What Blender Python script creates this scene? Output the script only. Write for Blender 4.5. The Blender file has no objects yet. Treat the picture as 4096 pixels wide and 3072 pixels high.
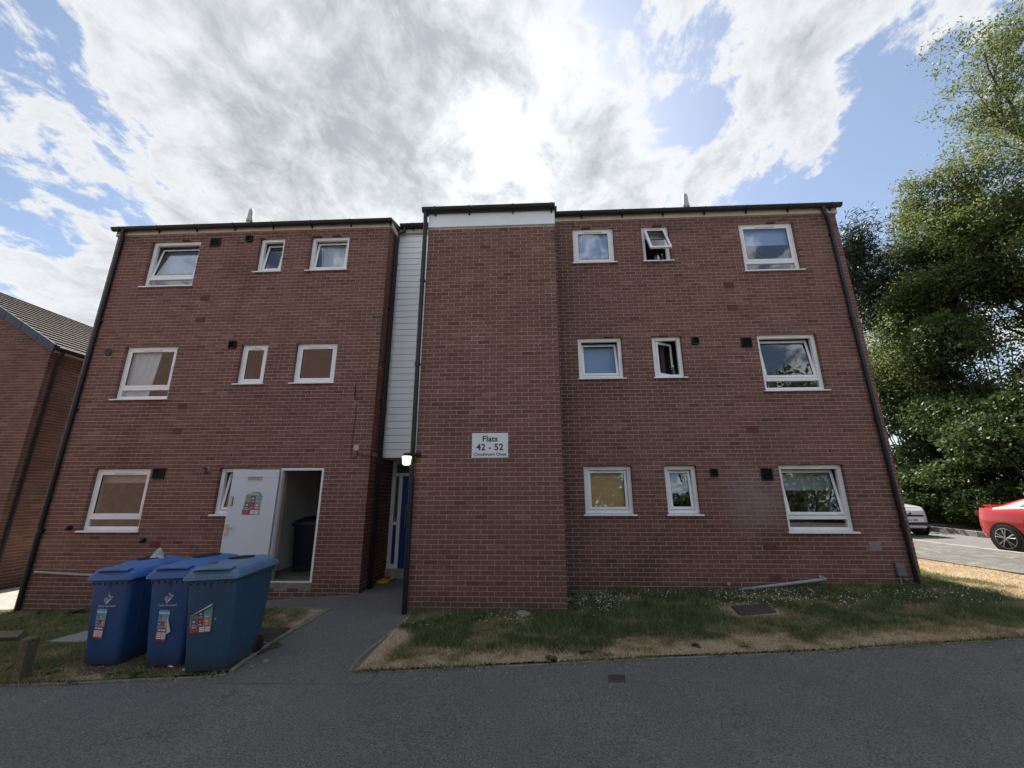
import bpy, bmesh, math, random
import numpy as np
from mathutils import Vector, Matrix

random.seed(7)
rng = np.random.default_rng(7)
SC = bpy.context.scene
COL = SC.collection
R_ = math.radians

# ------------------------------------------------------------------ camera
CAM = Vector((0.2913, -8.0517, 1.6752))
rx, ry, rz = 0.2605, 0.0028, 0.0461
ROT = Matrix.Rotation(rz, 3, 'Z') @ Matrix.Rotation(rx, 3, 'X') @ Matrix.Rotation(ry, 3, 'Y')
cd = bpy.data.cameras.new('camera')
cd.sensor_fit = 'HORIZONTAL'; cd.sensor_width = 36.0
cd.lens = 1639.88 / 4096 * 36.0
cd.clip_start = 0.05; cd.clip_end = 2000
cam = bpy.data.objects.new('camera', cd); COL.objects.link(cam)
r0, f0, u0 = ROT.col[0], ROT.col[1], ROT.col[2]
cam.matrix_world = Matrix(((r0.x, u0.x, -f0.x, CAM.x), (r0.y, u0.y, -f0.y, CAM.y),
                           (r0.z, u0.z, -f0.z, CAM.z), (0, 0, 0, 1)))
SC.camera = cam

# ------------------------------------------------------------------ world / sun / exposure
SUN_EL, SUN_AZ = R_(45.7), R_(-4.2)          # azimuth measured from +y towards +x
SUND = Vector((math.sin(SUN_AZ) * math.cos(SUN_EL), math.cos(SUN_AZ) * math.cos(SUN_EL), math.sin(SUN_EL)))


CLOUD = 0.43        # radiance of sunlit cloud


class NT:
    """small node-tree helper"""
    def __init__(s, tree):
        s.t = tree; s.n = tree.nodes; s.l = tree.links

    def node(s, typ, **kw):
        n = s.n.new(typ)
        for k, v in kw.items():
            if k.startswith('i_'):
                key = k[2:]
                key = int(key) if key.isdigit() else key.replace('_', ' ')
                s.set(n.inputs[key], v)
            else:
                setattr(n, k, v)
        return n

    def set(s, sock, v):
        if isinstance(v, bpy.types.NodeSocket):
            s.l.new(v, sock)
        else:
            if hasattr(sock, 'default_value'):
                try:
                    sock.default_value = v
                except Exception:
                    sock.default_value = (*v, 1.0)

    def math(s, op, a, b=None, c=None, clamp=False):
        n = s.n.new('ShaderNodeMath'); n.operation = op; n.use_clamp = clamp
        s.set(n.inputs[0], a)
        if b is not None: s.set(n.inputs[1], b)
        if c is not None: s.set(n.inputs[2], c)
        return n.outputs[0]

    def vmath(s, op, a, b=None, out=0):
        n = s.n.new('ShaderNodeVectorMath'); n.operation = op
        s.set(n.inputs[0], a)
        if b is not None: s.set(n.inputs[1], b)
        return n.outputs[out]

    def mix(s, fac, a, b, blend='MIX'):
        n = s.n.new('ShaderNodeMix'); n.data_type = 'RGBA'; n.blend_type = blend
        n.clamp_factor = True
        s.set(n.inputs[0], fac); s.set(n.inputs[6], a); s.set(n.inputs[7], b)
        return n.outputs[2]

    def ramp(s, fac, stops, interp='LINEAR'):
        n = s.n.new('ShaderNodeValToRGB'); cr = n.color_ramp; cr.interpolation = interp
        while len(cr.elements) < len(stops): cr.elements.new(0.5)
        for e, (p, c) in zip(cr.elements, stops):
            e.position = p
            e.color = (*c, 1) if not isinstance(c, (int, float)) else (c, c, c, 1)
        s.set(n.inputs[0], fac)
        return n.outputs[0]

    def noise(s, vec, scale, detail=4, rough=0.55, dist=0.0, lac=2.0):
        n = s.n.new('ShaderNodeTexNoise')
        if vec is not None: s.set(n.inputs['Vector'], vec)
        n.inputs['Scale'].default_value = scale; n.inputs['Detail'].default_value = detail
        n.inputs['Roughness'].default_value = rough; n.inputs['Distortion'].default_value = dist
        n.inputs['Lacunarity'].default_value = lac
        return n.outputs['Fac']

    def smooth(s, x, a, b):
        n = s.n.new('ShaderNodeMapRange'); n.interpolation_type = 'SMOOTHSTEP'
        s.set(n.inputs[0], x); n.inputs[1].default_value = a; n.inputs[2].default_value = b
        return n.outputs[0]


W = bpy.data.worlds.new('World'); SC.world = W; W.use_nodes = True
nt = NT(W.node_tree); nt.n.clear()
sky = nt.node('ShaderNodeTexSky', sky_type='NISHITA', sun_disc=False, sun_elevation=SUN_EL,
              sun_rotation=SUN_AZ, air_density=1.0, dust_density=0.6, ozone_density=1.2, altitude=80)
tc = nt.node('ShaderNodeTexCoord')
D = tc.outputs['Generated']
sep = nt.node('ShaderNodeSeparateXYZ', i_0=D)
dx, dy, dz = sep.outputs
zz = nt.math('MAXIMUM', dz, 0.0)
k = nt.math('DIVIDE', 1.0, nt.math('ADD', zz, 0.22))
comb = nt.node('ShaderNodeCombineXYZ', i_0=nt.math('MULTIPLY', dx, k), i_1=nt.math('MULTIPLY', dy, k))
P = comb.outputs[0]


def sky_blob(az, el, r0, r1):
    """1 inside a cone round a sky direction, 0 outside"""
    v = (math.sin(R_(az)) * math.cos(R_(el)), math.cos(R_(az)) * math.cos(R_(el)), math.sin(R_(el)))
    d = nt.vmath('DOT_PRODUCT', D, v, out=1)
    return nt.smooth(d, math.cos(R_(r1)), math.cos(R_(r0)))


rotp = nt.node('ShaderNodeMapping', i_Vector=P)
rotp.inputs['Rotation'].default_value = (0, 0, R_(-32)); rotp.inputs['Scale'].default_value = (1.0, 0.8, 1)
rotp.inputs['Location'].default_value = (5.3, 1.9, 0)
RP = rotp.outputs[0]
n_big = nt.noise(RP, 2.0, 3, 0.5)
n_mid = nt.noise(RP, 6.0, 9, 0.62, 0.5)
n_fin = nt.noise(RP, 17.0, 9, 0.68, 0.25)
S_ = lambda x, k_: nt.math('MULTIPLY', nt.math('SUBTRACT', x, 0.5), k_)
cov = nt.math('ADD', nt.math('ADD', S_(n_big, 0.55), S_(n_mid, 1.2)), S_(n_fin, 0.62))
cov = nt.math('ADD', cov, -0.005)
for (az, el, ra, rb, amt) in ((-40, 50, 6, 30, 0.30), (-22, 54, 5, 22, 0.16), (-15, 37, 8, 34, 0.17), (24, 42, 3, 17, 0.17), (8, 45, 4, 16, 0.10), (-56, 23, 4, 15, 0.26), (46, 43, 4, 15, 0.32),
                              (-5, 47, 2, 7, -0.10), (13, 54, 2, 8, -0.28), (27, 47, 3, 9, -0.36), (42, 34, 4, 11, -0.26), (55, 36, 4, 12, -0.16), (-60, 32, 5, 16, -0.32)):
    cov = nt.math('ADD', cov, nt.math('MULTIPLY', sky_blob(az, el, ra, rb), amt))
cfac = nt.smooth(cov, -0.05, 0.11)
thick = nt.smooth(nt.math('ADD', cov, nt.math('ADD', S_(n_fin, 0.25), S_(n_mid, 0.45))), 0.0, 0.80)
sd = nt.vmath('DOT_PRODUCT', D, tuple(SUND), out=1)
sdc = nt.math('MAXIMUM', sd, 0.0)
glow = nt.math('POWER', sdc, 16.0)
glow2 = nt.math('POWER', sdc, 190.0)
glow3 = nt.math('POWER', sdc, 2200.0)
ccol = nt.ramp(thick, [(0.0, (0.63, 0.645, 0.665)), (0.35, (0.52, 0.54, 0.565)), (0.75, (0.41, 0.43, 0.46)), (1.0, (0.32, 0.34, 0.375))])
back = nt.smooth(sd, 0.35, 0.80)      # cloud greys only towards the sun; elsewhere whitened, added as fill on walls
ccol = nt.mix(nt.math('MULTIPLY', thick, nt.math('SUBTRACT', 1.0, back)), ccol, (0.84, 0.85, 0.865, 1.0))
thin = nt.math('SUBTRACT', 1.15, thick)
front = nt.smooth(sd, 0.75, -0.65)    # brightens cloud away from the sun, mostly unseen, added as fill light
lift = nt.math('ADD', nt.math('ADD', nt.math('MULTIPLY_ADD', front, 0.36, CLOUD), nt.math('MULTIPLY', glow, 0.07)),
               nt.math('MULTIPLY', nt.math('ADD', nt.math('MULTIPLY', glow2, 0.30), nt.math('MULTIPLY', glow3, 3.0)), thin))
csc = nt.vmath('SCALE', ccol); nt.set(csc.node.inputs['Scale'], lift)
blue = nt.vmath('SCALE', sky.outputs[0]); nt.set(blue.node.inputs['Scale'], 0.054)
hz = nt.math('ADD', nt.math('MULTIPLY', glow, 0.04), nt.math('MULTIPLY', glow2, 0.35))
blue = nt.mix(0.22, blue, (0.155, 0.17, 0.19, 1.0))
bl2 = nt.vmath('ADD', blue, nt.node('ShaderNodeCombineXYZ', i_0=hz, i_1=hz, i_2=hz).outputs[0])
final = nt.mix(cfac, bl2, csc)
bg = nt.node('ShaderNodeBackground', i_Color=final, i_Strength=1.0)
wo = nt.node('ShaderNodeOutputWorld'); nt.l.new(bg.outputs[0], wo.inputs[0])
W.cycles.sampling_method = 'MANUAL'; W.cycles.sample_map_resolution = 512

sl = bpy.data.lights.new('sun', 'SUN'); sl.energy = 3.3; sl.angle = R_(0.7); sl.color = (1.0, 0.95, 0.87)
sun = bpy.data.objects.new('sun', sl); COL.objects.link(sun)
sun.rotation_euler = (-SUND).to_track_quat('-Z', 'Y').to_euler()
sun.location = (0, 20, 30)

SC.view_settings.view_transform = 'Standard'; SC.view_settings.look = 'None'
SC.view_settings.gamma = 1.0; SC.view_settings.use_curve_mapping = False
SC.view_settings.exposure = 1.72
SC.cycles.max_bounces = 8; SC.cycles.transparent_max_bounces = 12
SC.cycles.caustics_reflective = False; SC.cycles.caustics_refractive = False
SC.cycles.sample_clamp_indirect = 6.0

# ------------------------------------------------------------------ materials
MATS = {}


def newmat(name):
    m = bpy.data.materials.new(name); m.use_nodes = True
    t = NT(m.node_tree); t.n.clear()
    out = t.node('ShaderNodeOutputMaterial')
    b = t.node('ShaderNodeBsdfPrincipled')
    t.l.new(b.outputs[0], out.inputs[0])
    MATS[name] = m
    return m, t, b, out


def simple(name, col, rough=0.6, var=0.12, scale=8.0, metal=0.0, bump=0.0, bscale=60.0, spec=0.4, coat=0.0, dirt=0.0):
    m, t, b, out = newmat(name)
    pos = t.node('ShaderNodeNewGeometry').outputs['Position']
    n = t.noise(pos, scale, 5, 0.6)
    lo = tuple(c * (1 - var) for c in col); hi = tuple(min(1, c * (1 + var)) for c in col)
    c = t.ramp(n, [(0.3, lo), (0.7, hi)])
    if dirt:
        n2 = t.noise(pos, scale * 3.1, 6, 0.65, 0.4)
        c = t.mix(t.math('MULTIPLY', t.smooth(n2, 0.52, 0.75), dirt), c, tuple(x * 0.35 + 0.01 for x in col))
    t.set(b.inputs['Base Color'], c)
    b.inputs['Roughness'].default_value = rough; b.inputs['Metallic'].default_value = metal
    b.inputs['Specular IOR Level'].default_value = spec
    b.inputs['Coat Weight'].default_value = coat
    if bump:
        bn = t.node('ShaderNodeBump', i_Strength=bump, i_Distance=0.01, i_Height=t.noise(pos, bscale, 4, 0.6))
        t.l.new(bn.outputs[0], b.inputs['Normal'])
    return m


def brick_mat(name, stops, staincol, tint_scale=0.7, wet=True, eff=False, relief=0.5):
    m, t, b, out = newmat(name)
    pos = t.node('ShaderNodeNewGeometry').outputs['Position']
    at = t.node('ShaderNodeAttribute', attribute_name='rnd').outputs['Fac']
    base = t.ramp(at, stops)
    big = t.noise(pos, tint_scale, 3, 0.5)
    base = t.mix(t.smooth(big, 0.5, 0.8), base, tuple(x * 0.95 for x in stops[0][1]))
    st = t.node('ShaderNodeMapping', i_Vector=pos); st.inputs['Scale'].default_value = (1, 1, 5)
    fine = t.noise(st.outputs[0], 26, 6, 0.65, 0.3)
    base = t.mix(0.42, base, t.ramp(fine, [(0.25, 0.25), (0.75, 0.82)]), 'OVERLAY')
    speck = t.noise(pos, 190, 2, 0.5)
    base = t.mix(t.math('MULTIPLY', t.smooth(speck, 0.66, 0.74), 0.22), base, (0.36, 0.29, 0.26))
    sx = t.node('ShaderNodeSeparateXYZ', i_0=pos)
    X, Y, Z = sx.outputs
    if wet:      # splash-back dirt at the foot of the wall and run-off stains
        w = t.math('ADD', Z, t.math('MULTIPLY', t.noise(pos, 3.0, 4, 0.6), 0.5))
        base = t.mix(t.math('MULTIPLY', t.smooth(w, 0.62, 0.18), 0.55), base, staincol)
        sv = t.node('ShaderNodeMapping', i_Vector=pos); sv.inputs['Scale'].default_value = (2.2, 2.2, 0.16)
        streak = t.noise(sv.outputs[0], 2.4, 5, 0.65)
        base = t.mix(t.math('MULTIPLY', t.smooth(streak, 0.54, 0.8), 0.30), base, staincol)
    if eff:      # pale salt bloom on the right wing, darker in the corner by the stair tower
        ex = t.math('DIVIDE', t.math('SUBTRACT', X, 4.35), 0.62)
        ez = t.math('DIVIDE', t.math('SUBTRACT', Z, 1.55), 0.72)
        r2 = t.math('ADD', t.math('MULTIPLY', ex, ex), t.math('MULTIPLY', ez, ez))
        e = t.math('SUBTRACT', 1.15, t.math('ADD', r2, t.math('MULTIPLY', t.math('SUBTRACT', t.noise(pos, 5, 6, 0.7), 0.5), 2.6)))
        base = t.mix(t.math('MULTIPLY', t.smooth(e, 0.0, 1.6), 0.42), base, (0.34, 0.30, 0.31))
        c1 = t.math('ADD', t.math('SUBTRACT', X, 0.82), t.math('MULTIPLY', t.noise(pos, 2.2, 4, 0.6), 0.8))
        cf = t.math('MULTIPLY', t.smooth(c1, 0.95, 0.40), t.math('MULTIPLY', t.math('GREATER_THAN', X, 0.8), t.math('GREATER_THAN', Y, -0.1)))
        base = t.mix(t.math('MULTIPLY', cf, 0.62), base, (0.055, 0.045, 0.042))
    t.set(b.inputs['Base Color'], base)
    b.inputs['Roughness'].default_value = 0.9; b.inputs['Specular IOR Level'].default_value = 0.2
    bn = t.node('ShaderNodeBump', i_Strength=relief, i_Distance=0.006, i_Height=t.math('ADD', fine, t.math('MULTIPLY', speck, 0.4)))
    t.l.new(bn.outputs[0], b.inputs['Normal'])
    return m


brick_mat('brick', [(0.0, (0.130, 0.062, 0.050)), (0.2, (0.172, 0.080, 0.065)), (0.5, (0.197, 0.092, 0.075)),
                    (0.8, (0.218, 0.106, 0.087)), (1.0, (0.255, 0.138, 0.116))], (0.085, 0.057, 0.048), eff=True)
brick_mat('brick_brown', [(0.0, (0.125, 0.068, 0.055)), (0.4, (0.185, 0.096, 0.076)), (0.8, (0.22, 0.118, 0.094)),
                          (1.0, (0.27, 0.165, 0.13))], (0.08, 0.055, 0.045))
simple('mortar', (0.47, 0.39, 0.34), 0.95, 0.22, 5, bump=0.4, bscale=220, spec=0.15, dirt=0.35)
simple('mortar_brown', (0.44, 0.36, 0.31), 0.95, 0.22, 5, spec=0.15)
simple('upvc', (0.88, 0.87, 0.88), 0.35, 0.05, 3, dirt=0.10)
simple('upvc_sill', (0.86, 0.85, 0.85), 0.4, 0.08, 9, dirt=0.35)
simple('trickle', (0.62, 0.58, 0.54), 0.5, 0.1, 6)
simple('white_board', (0.87, 0.88, 0.90), 0.4, 0.04, 2, dirt=0.08)
simple('cream', (0.56, 0.46, 0.38), 0.6, 0.14, 5, dirt=0.3)
simple('white_paint', (0.78, 0.77, 0.79), 0.45, 0.05, 3, dirt=0.1)
simple('black_plastic', (0.012, 0.012, 0.014), 0.38, 0.3, 12)
simple('black_gutter', (0.018, 0.018, 0.018), 0.5, 0.5, 6, dirt=0.2)
simple('dark_hole', (0.006, 0.006, 0.006), 0.9, 0.1, 6)
simple('terracotta_vent', (0.17, 0.062, 0.052), 0.85, 0.2, 30)
simple('grey_vent', (0.30, 0.27, 0.26), 0.8, 0.2, 20)
simple('grey_plastic', (0.36, 0.36, 0.37), 0.5, 0.12, 10, dirt=0.2)
simple('meter_grey', (0.14, 0.14, 0.15), 0.55, 0.12, 10)
simple('galv', (0.42, 0.41, 0.39), 0.45, 0.12, 14, metal=0.4)
simple('steel', (0.55, 0.53, 0.50), 0.3, 0.1, 20, metal=0.9)
simple('plaster', (0.78, 0.77, 0.75), 0.9, 0.08, 2)
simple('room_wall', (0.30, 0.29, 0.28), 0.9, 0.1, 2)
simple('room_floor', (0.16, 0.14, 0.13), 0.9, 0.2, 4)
simple('door_grey', (0.66, 0.69, 0.77), 0.42, 0.03, 2, dirt=0.06)
simple('door_blue', (0.018, 0.045, 0.22), 0.35, 0.1, 5)
simple('concrete', (0.33, 0.315, 0.285), 0.95, 0.25, 9, bump=0.4, bscale=90, dirt=0.4)
simple('concrete_old', (0.20, 0.19, 0.165), 0.95, 0.3, 9, bump=0.5, bscale=90, dirt=0.5)
simple('slab_grey', (0.27, 0.27, 0.275), 0.9, 0.22, 14, bump=0.4, bscale=60, dirt=0.35)
simple('iron', (0.075, 0.06, 0.055), 0.75, 0.35, 25, bump=0.5, bscale=80)
simple('roof_tile', (0.115, 0.10, 0.088), 0.9, 0.25, 7, bump=0.3, bscale=40, dirt=0.35)
simple('roof_dark', (0.10, 0.085, 0.075), 0.9, 0.25, 7)
simple('barge', (0.040, 0.050, 0.072), 0.5, 0.15, 9)
simple('timber_old', (0.13, 0.115, 0.075), 0.9, 0.3, 18, bump=0.6, bscale=70, dirt=0.4)
simple('timber_pale', (0.42, 0.36, 0.25), 0.9, 0.2, 18, bump=0.5, bscale=70)
simple('blind_white', (0.66, 0.68, 0.72), 0.9, 0.04, 2)
simple('blind_sky_tint', (0.33, 0.46, 0.74), 0.9, 0.05, 2)  # blind cloth tinted blue in place of sky reflected in the upper panes
simple('blind_amber', (0.80, 0.50, 0.25), 0.8, 0.04, 2)
simple('blind_grey', (0.40, 0.44, 0.47), 0.9, 0.05, 3)
simple('net', (0.72, 0.74, 0.80), 0.9, 0.05, 3)
simple('yellow', (0.62, 0.42, 0.02), 0.5, 0.12, 14, dirt=0.3)
simple('red_plastic', (0.35, 0.02, 0.015), 0.4, 0.1, 10)
simple('white_print', (0.75, 0.76, 0.80), 0.6, 0.03, 10)
simple('pale_print', (0.44, 0.50, 0.62), 0.6, 0.10, 30)
simple('dark_print', (0.035, 0.033, 0.032), 0.6, 0.03, 10)
simple('sign_white', (0.78, 0.80, 0.83), 0.4, 0.02, 4)
simple('paper', (0.66, 0.66, 0.66), 0.8, 0.06, 20)
simple('cyan_print', (0.16, 0.4, 0.56), 0.5, 0.08, 30)
simple('crimson_print', (0.3, 0.05, 0.07), 0.5, 0.1, 30)
simple('green_print', (0.24, 0.34, 0.17), 0.5, 0.1, 30)
simple('navy_print', (0.11, 0.13, 0.2), 0.5, 0.15, 40)
simple('mauve_print', (0.22, 0.17, 0.23), 0.5, 0.2, 60)
simple('orange_print', (0.5, 0.26, 0.12), 0.5, 0.1, 40)
simple('rose_print', (0.48, 0.22, 0.2), 0.5, 0.1, 40)
simple('slate_print', (0.22, 0.28, 0.33), 0.5, 0.2, 40)
simple('stone', (0.24, 0.23, 0.20), 0.95, 0.3, 20, bump=0.5, bscale=60)
simple('rubber', (0.018, 0.018, 0.018), 0.8, 0.2, 30)
simple('alloy', (0.42, 0.41, 0.40), 0.35, 0.08, 20, metal=0.8)
simple('car_red', (0.50, 0.008, 0.010), 0.25, 0.05, 3, coat=1.0)
simple('car_white', (0.78, 0.79, 0.81), 0.25, 0.03, 3, coat=0.8)
simple('car_glass', (0.12, 0.15, 0.15), 0.10, 0.08, 2, spec=0.2)
simple('lamp_red', (0.20, 0.004, 0.004), 0.15, 0.1, 20, coat=0.6)
simple('lamp_clear', (0.25, 0.27, 0.30), 0.1, 0.2, 30, spec=0.8)
simple('bark', (0.085, 0.068, 0.052), 0.95, 0.35, 14, bump=0.5, bscale=40)
simple('bark_pine', (0.135, 0.085, 0.055), 0.95, 0.35, 14, bump=0.5, bscale=40)
simple('bottle_dark', (0.03, 0.045, 0.07), 0.2, 0.1, 20, spec=0.7)
simple('bottle_red', (0.45, 0.05, 0.03), 0.3, 0.1, 20)
simple('bottle_blue', (0.05, 0.11, 0.35), 0.3, 0.1, 20)
simple('daisy', (0.60, 0.60, 0.56), 0.8, 0.05, 40)
simple('dandelion', (0.75, 0.52, 0.03), 0.8, 0.05, 40)
simple('soil', (0.075, 0.058, 0.042), 0.98, 0.4, 12, bump=0.6, bscale=70)
simple('cable', (0.02, 0.018, 0.018), 0.6, 0.1, 10)
simple('box_beige', (0.50, 0.45, 0.34), 0.5, 0.1, 10)
simple('terracotta_tab', (0.55, 0.27, 0.17), 0.8, 0.1, 30)


def bin_mat(name, col, top, rough=0.42):
    """injection-moulded plastic, scuffed and muddy round the foot"""
    m, t, b, out = newmat(name)
    g = t.node('ShaderNodeNewGeometry').outputs['Position']
    oc = t.node('ShaderNodeTexCoord').outputs['Object']
    sep = t.node('ShaderNodeSeparateXYZ', i_0=oc)
    n = t.noise(g, 6, 5, 0.6)
    c = t.ramp(n, [(0.3, tuple(x * 0.86 for x in col)), (0.7, tuple(x * 1.12 for x in col))])
    mv = t.node('ShaderNodeMapping', i_Vector=g); mv.inputs['Scale'].default_value = (6, 6, 0.7)
    st = t.noise(mv.outputs[0], 5, 6, 0.7)
    c = t.mix(t.math('MULTIPLY', t.smooth(st, 0.52, 0.74), 0.5), c, tuple(x * 0.55 + 0.035 for x in col))
    h = t.math('ADD', sep.outputs[2], t.math('MULTIPLY', t.noise(g, 9, 5, 0.65), 0.16))
    c = t.mix(t.math('MULTIPLY', t.smooth(h, 0.27, 0.06), 0.75), c, (0.05, 0.045, 0.042))
    t.set(b.inputs['Base Color'], c)
    b.inputs['Roughness'].default_value = rough
    t.l.new(t.node('ShaderNodeBump', i_Strength=0.15, i_Distance=0.004, i_Height=t.noise(g, 140, 3, 0.5)).outputs[0], b.inputs['Normal'])
    return m


bin_mat('bin_blue', (0.017, 0.070, 0.215), None)
bin_mat('bin_lid_blue', (0.062, 0.175, 0.46), None, 0.36)
bin_mat('bin_teal', (0.028, 0.078, 0.15), None)
bin_mat('bin_lid_teal', (0.115, 0.215, 0.34), None, 0.45)
bin_mat('bin_navy', (0.008, 0.011, 0.026), None)

# glass: reflection by Fresnel over a clear, slightly grey pane
m = bpy.data.materials.new('glass'); m.use_nodes = True; MATS['glass'] = m
t = NT(m.node_tree); t.n.clear()
fac_ = t.node('ShaderNodeLayerWeight', i_Blend=0.5).outputs['Facing']
fr = t.node('ShaderNodeMath', operation='MULTIPLY_ADD', i_0=t.math('POWER', fac_, 4.0), i_1=0.85, i_2=0.15)
tr = t.node('ShaderNodeBsdfTransparent', i_Color=(0.88, 0.91, 0.91, 1))
gl = t.node('ShaderNodeBsdfGlossy', i_Roughness=0.012, i_Color=(0.92, 0.95, 1.0, 1))
pn = t.node('ShaderNodeNewGeometry').outputs['Position']
t.l.new(t.node('ShaderNodeBump', i_Strength=0.02, i_Distance=0.02, i_Height=t.noise(pn, 2.5, 2, 0.5)).outputs[0], gl.inputs['Normal'])
mx = t.node('ShaderNodeMixShader'); t.l.new(fr.outputs[0], mx.inputs[0]); t.l.new(tr.outputs[0], mx.inputs[1]); t.l.new(gl.outputs[0], mx.inputs[2])
t.l.new(mx.outputs[0], t.node('ShaderNodeOutputMaterial').inputs[0])

# lit opal lamp
m, t, b, o_ = newmat('lamp_lit')
b.inputs['Base Color'].default_value = (0.9, 0.82, 0.62, 1)
b.inputs['Emission Color'].default_value = (1.0, 0.84, 0.52, 1); b.inputs['Emission Strength'].default_value = 0.8

# asphalt
def asphalt(name, c0, c1, pale=0.0):
    m, t, b, out = newmat(name)
    pos = t.node('ShaderNodeNewGeometry').outputs['Position']
    big = t.noise(pos, 0.55, 4, 0.6); mid = t.noise(pos, 5, 5, 0.65)
    agg = t.noise(pos, 62, 4, 0.9); agg2 = t.noise(pos, 110, 3, 0.8)
    c = t.ramp(t.math('ADD', t.math('MULTIPLY', big, 0.6), t.math('MULTIPLY', mid, 0.4)), [(0.32, c0), (0.68, c1)])
    c = t.mix(0.85, c, t.ramp(agg, [(0.34, 0.06), (0.5, 0.5), (0.66, 0.96)]), 'OVERLAY')
    c = t.mix(t.math('MULTIPLY', t.smooth(agg2, 0.58, 0.68), 0.5), c, tuple(min(1, x * 3.2) for x in c1))
    c = t.mix(t.math('MULTIPLY', t.smooth(t.noise(pos, 38, 4, 0.7), 0.70, 0.76), 0.5), c, (0.26, 0.25, 0.24))
    dk = t.noise(pos, 1.7, 6, 0.7, 0.8)
    c = t.mix(t.math('MULTIPLY', t.smooth(dk, 0.60, 0.74), 0.35), c, tuple(x * 0.45 for x in c0))
    vo = t.node('ShaderNodeTexVoronoi', feature='DISTANCE_TO_EDGE', i_Vector=t.vmath('ADD', pos, t.vmath('SCALE', t.node('ShaderNodeTexNoise', i_Vector=pos, i_Scale=2.5, i_Detail=5.0).outputs['Color'])), i_Scale=0.7)
    vo.inputs['Vector'].links[0].from_node.inputs[1].links[0].from_node.inputs['Scale'].default_value = 0.7
    ck = t.math('MULTIPLY', t.smooth(vo.outputs['Distance'], 0.012, 0.003), t.smooth(t.noise(pos, 0.45, 3, 0.6), 0.56, 0.66))
    c = t.mix(t.math('MULTIPLY', ck, 0.75), c, (0.02, 0.02, 0.02))
    if pale:
        c = t.mix(t.math('MULTIPLY', t.smooth(t.noise(pos, 3.5, 6, 0.75, 0.6), 0.46, 0.66), pale), c, (0.34, 0.31, 0.22))
    t.set(b.inputs['Base Color'], c)
    b.inputs['Roughness'].default_value = 0.9; b.inputs['Specular IOR Level'].default_value = 0.3
    bn = t.node('ShaderNodeBump', i_Strength=0.8, i_Distance=0.008, i_Height=agg)
    t.l.new(bn.outputs[0], b.inputs['Normal'])
    return m


asphalt('asphalt', (0.122, 0.116, 0.109), (0.165, 0.157, 0.148))
asphalt('asphalt_path', (0.076, 0.074, 0.073), (0.105, 0.102, 0.101))
asphalt('asphalt_old', (0.085, 0.082, 0.08), (0.125, 0.118, 0.112), 0.5)
asphalt('asphalt_road', (0.12, 0.118, 0.115), (0.17, 0.165, 0.16), 0.12)


def grass_mat(name, attr, stops, trans=0.25):
    m = bpy.data.materials.new(name); m.use_nodes = True; MATS[name] = m
    t = NT(m.node_tree); t.n.clear()
    a = t.node('ShaderNodeAttribute', attribute_name=attr).outputs['Fac']
    pos = t.node('ShaderNodeNewGeometry').outputs['Position']
    c = t.ramp(a, stops)
    c = t.mix(0.5, c, t.ramp(t.noise(pos, 3.0, 5, 0.65), [(0.3, 0.3), (0.7, 0.7)]), 'OVERLAY')
    d = t.node('ShaderNodeBsdfPrincipled', i_Base_Color=c, i_Roughness=0.75 if 'leaf' not in name else 0.58)
    d.inputs['Specular IOR Level'].default_value = 0.25 if 'leaf' not in name else 0.35
    tl = t.node('ShaderNodeBsdfTranslucent', i_Color=c)
    mx = t.node('ShaderNodeMixShader'); mx.inputs[0].default_value = trans
    t.l.new(d.outputs[0], mx.inputs[1]); t.l.new(tl.outputs[0], mx.inputs[2])
    t.l.new(mx.outputs[0], t.node('ShaderNodeOutputMaterial').inputs[0])
    return m


grass_mat('grass_blade', 'rnd', [(0.0, (0.090, 0.122, 0.050)), (0.3, (0.170, 0.208, 0.085)), (0.5, (0.265, 0.262, 0.125)),
                                 (0.62, (0.34, 0.27, 0.15)), (0.8, (0.52, 0.40, 0.25)), (1.0, (0.66, 0.54, 0.37))])
grass_mat('leaf_tree', 'rnd', [(0.0, (0.080, 0.110, 0.030)), (0.5, (0.135, 0.172, 0.048)), (0.85, (0.19, 0.215, 0.07)), (1.0, (0.23, 0.21, 0.08))], 0.55)
grass_mat('leaf_shrub', 'rnd', [(0.0, (0.028, 0.050, 0.014)), (0.5, (0.058, 0.092, 0.024)), (0.9, (0.100, 0.135, 0.036)), (1.0, (0.13, 0.15, 0.045))], 0.38)
grass_mat('leaf_pine', 'rnd', [(0.0, (0.020, 0.034, 0.018)), (0.6, (0.040, 0.060, 0.030)), (1.0, (0.065, 0.082, 0.040))], 0.12)
grass_mat('leaf_weed', 'rnd', [(0.0, (0.045, 0.075, 0.025)), (0.6, (0.075, 0.115, 0.04)), (1.0, (0.14, 0.18, 0.09))], 0.2)

m, t, b, o_ = newmat('lawn')
a = t.node('ShaderNodeAttribute', attribute_name='rnd').outputs['Fac']
pos = t.node('ShaderNodeNewGeometry').outputs['Position']
c = t.ramp(a, [(0.0, (0.045, 0.055, 0.026)), (0.35, (0.085, 0.095, 0.045)), (0.55, (0.22, 0.18, 0.10)), (0.8, (0.40, 0.305, 0.19)), (1.0, (0.52, 0.41, 0.27))])
c = t.mix(0.8, c, t.ramp(t.noise(pos, 45, 5, 0.7), [(0.3, 0.15), (0.7, 0.85)]), 'OVERLAY')
t.set(b.inputs['Base Color'], c); b.inputs['Roughness'].default_value = 0.95; b.inputs['Specular IOR Level'].default_value = 0.1
t.l.new(t.node('ShaderNodeBump', i_Strength=1.0, i_Distance=0.03, i_Height=t.noise(pos, 60, 4, 0.7)).outputs[0], b.inputs['Normal'])

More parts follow.
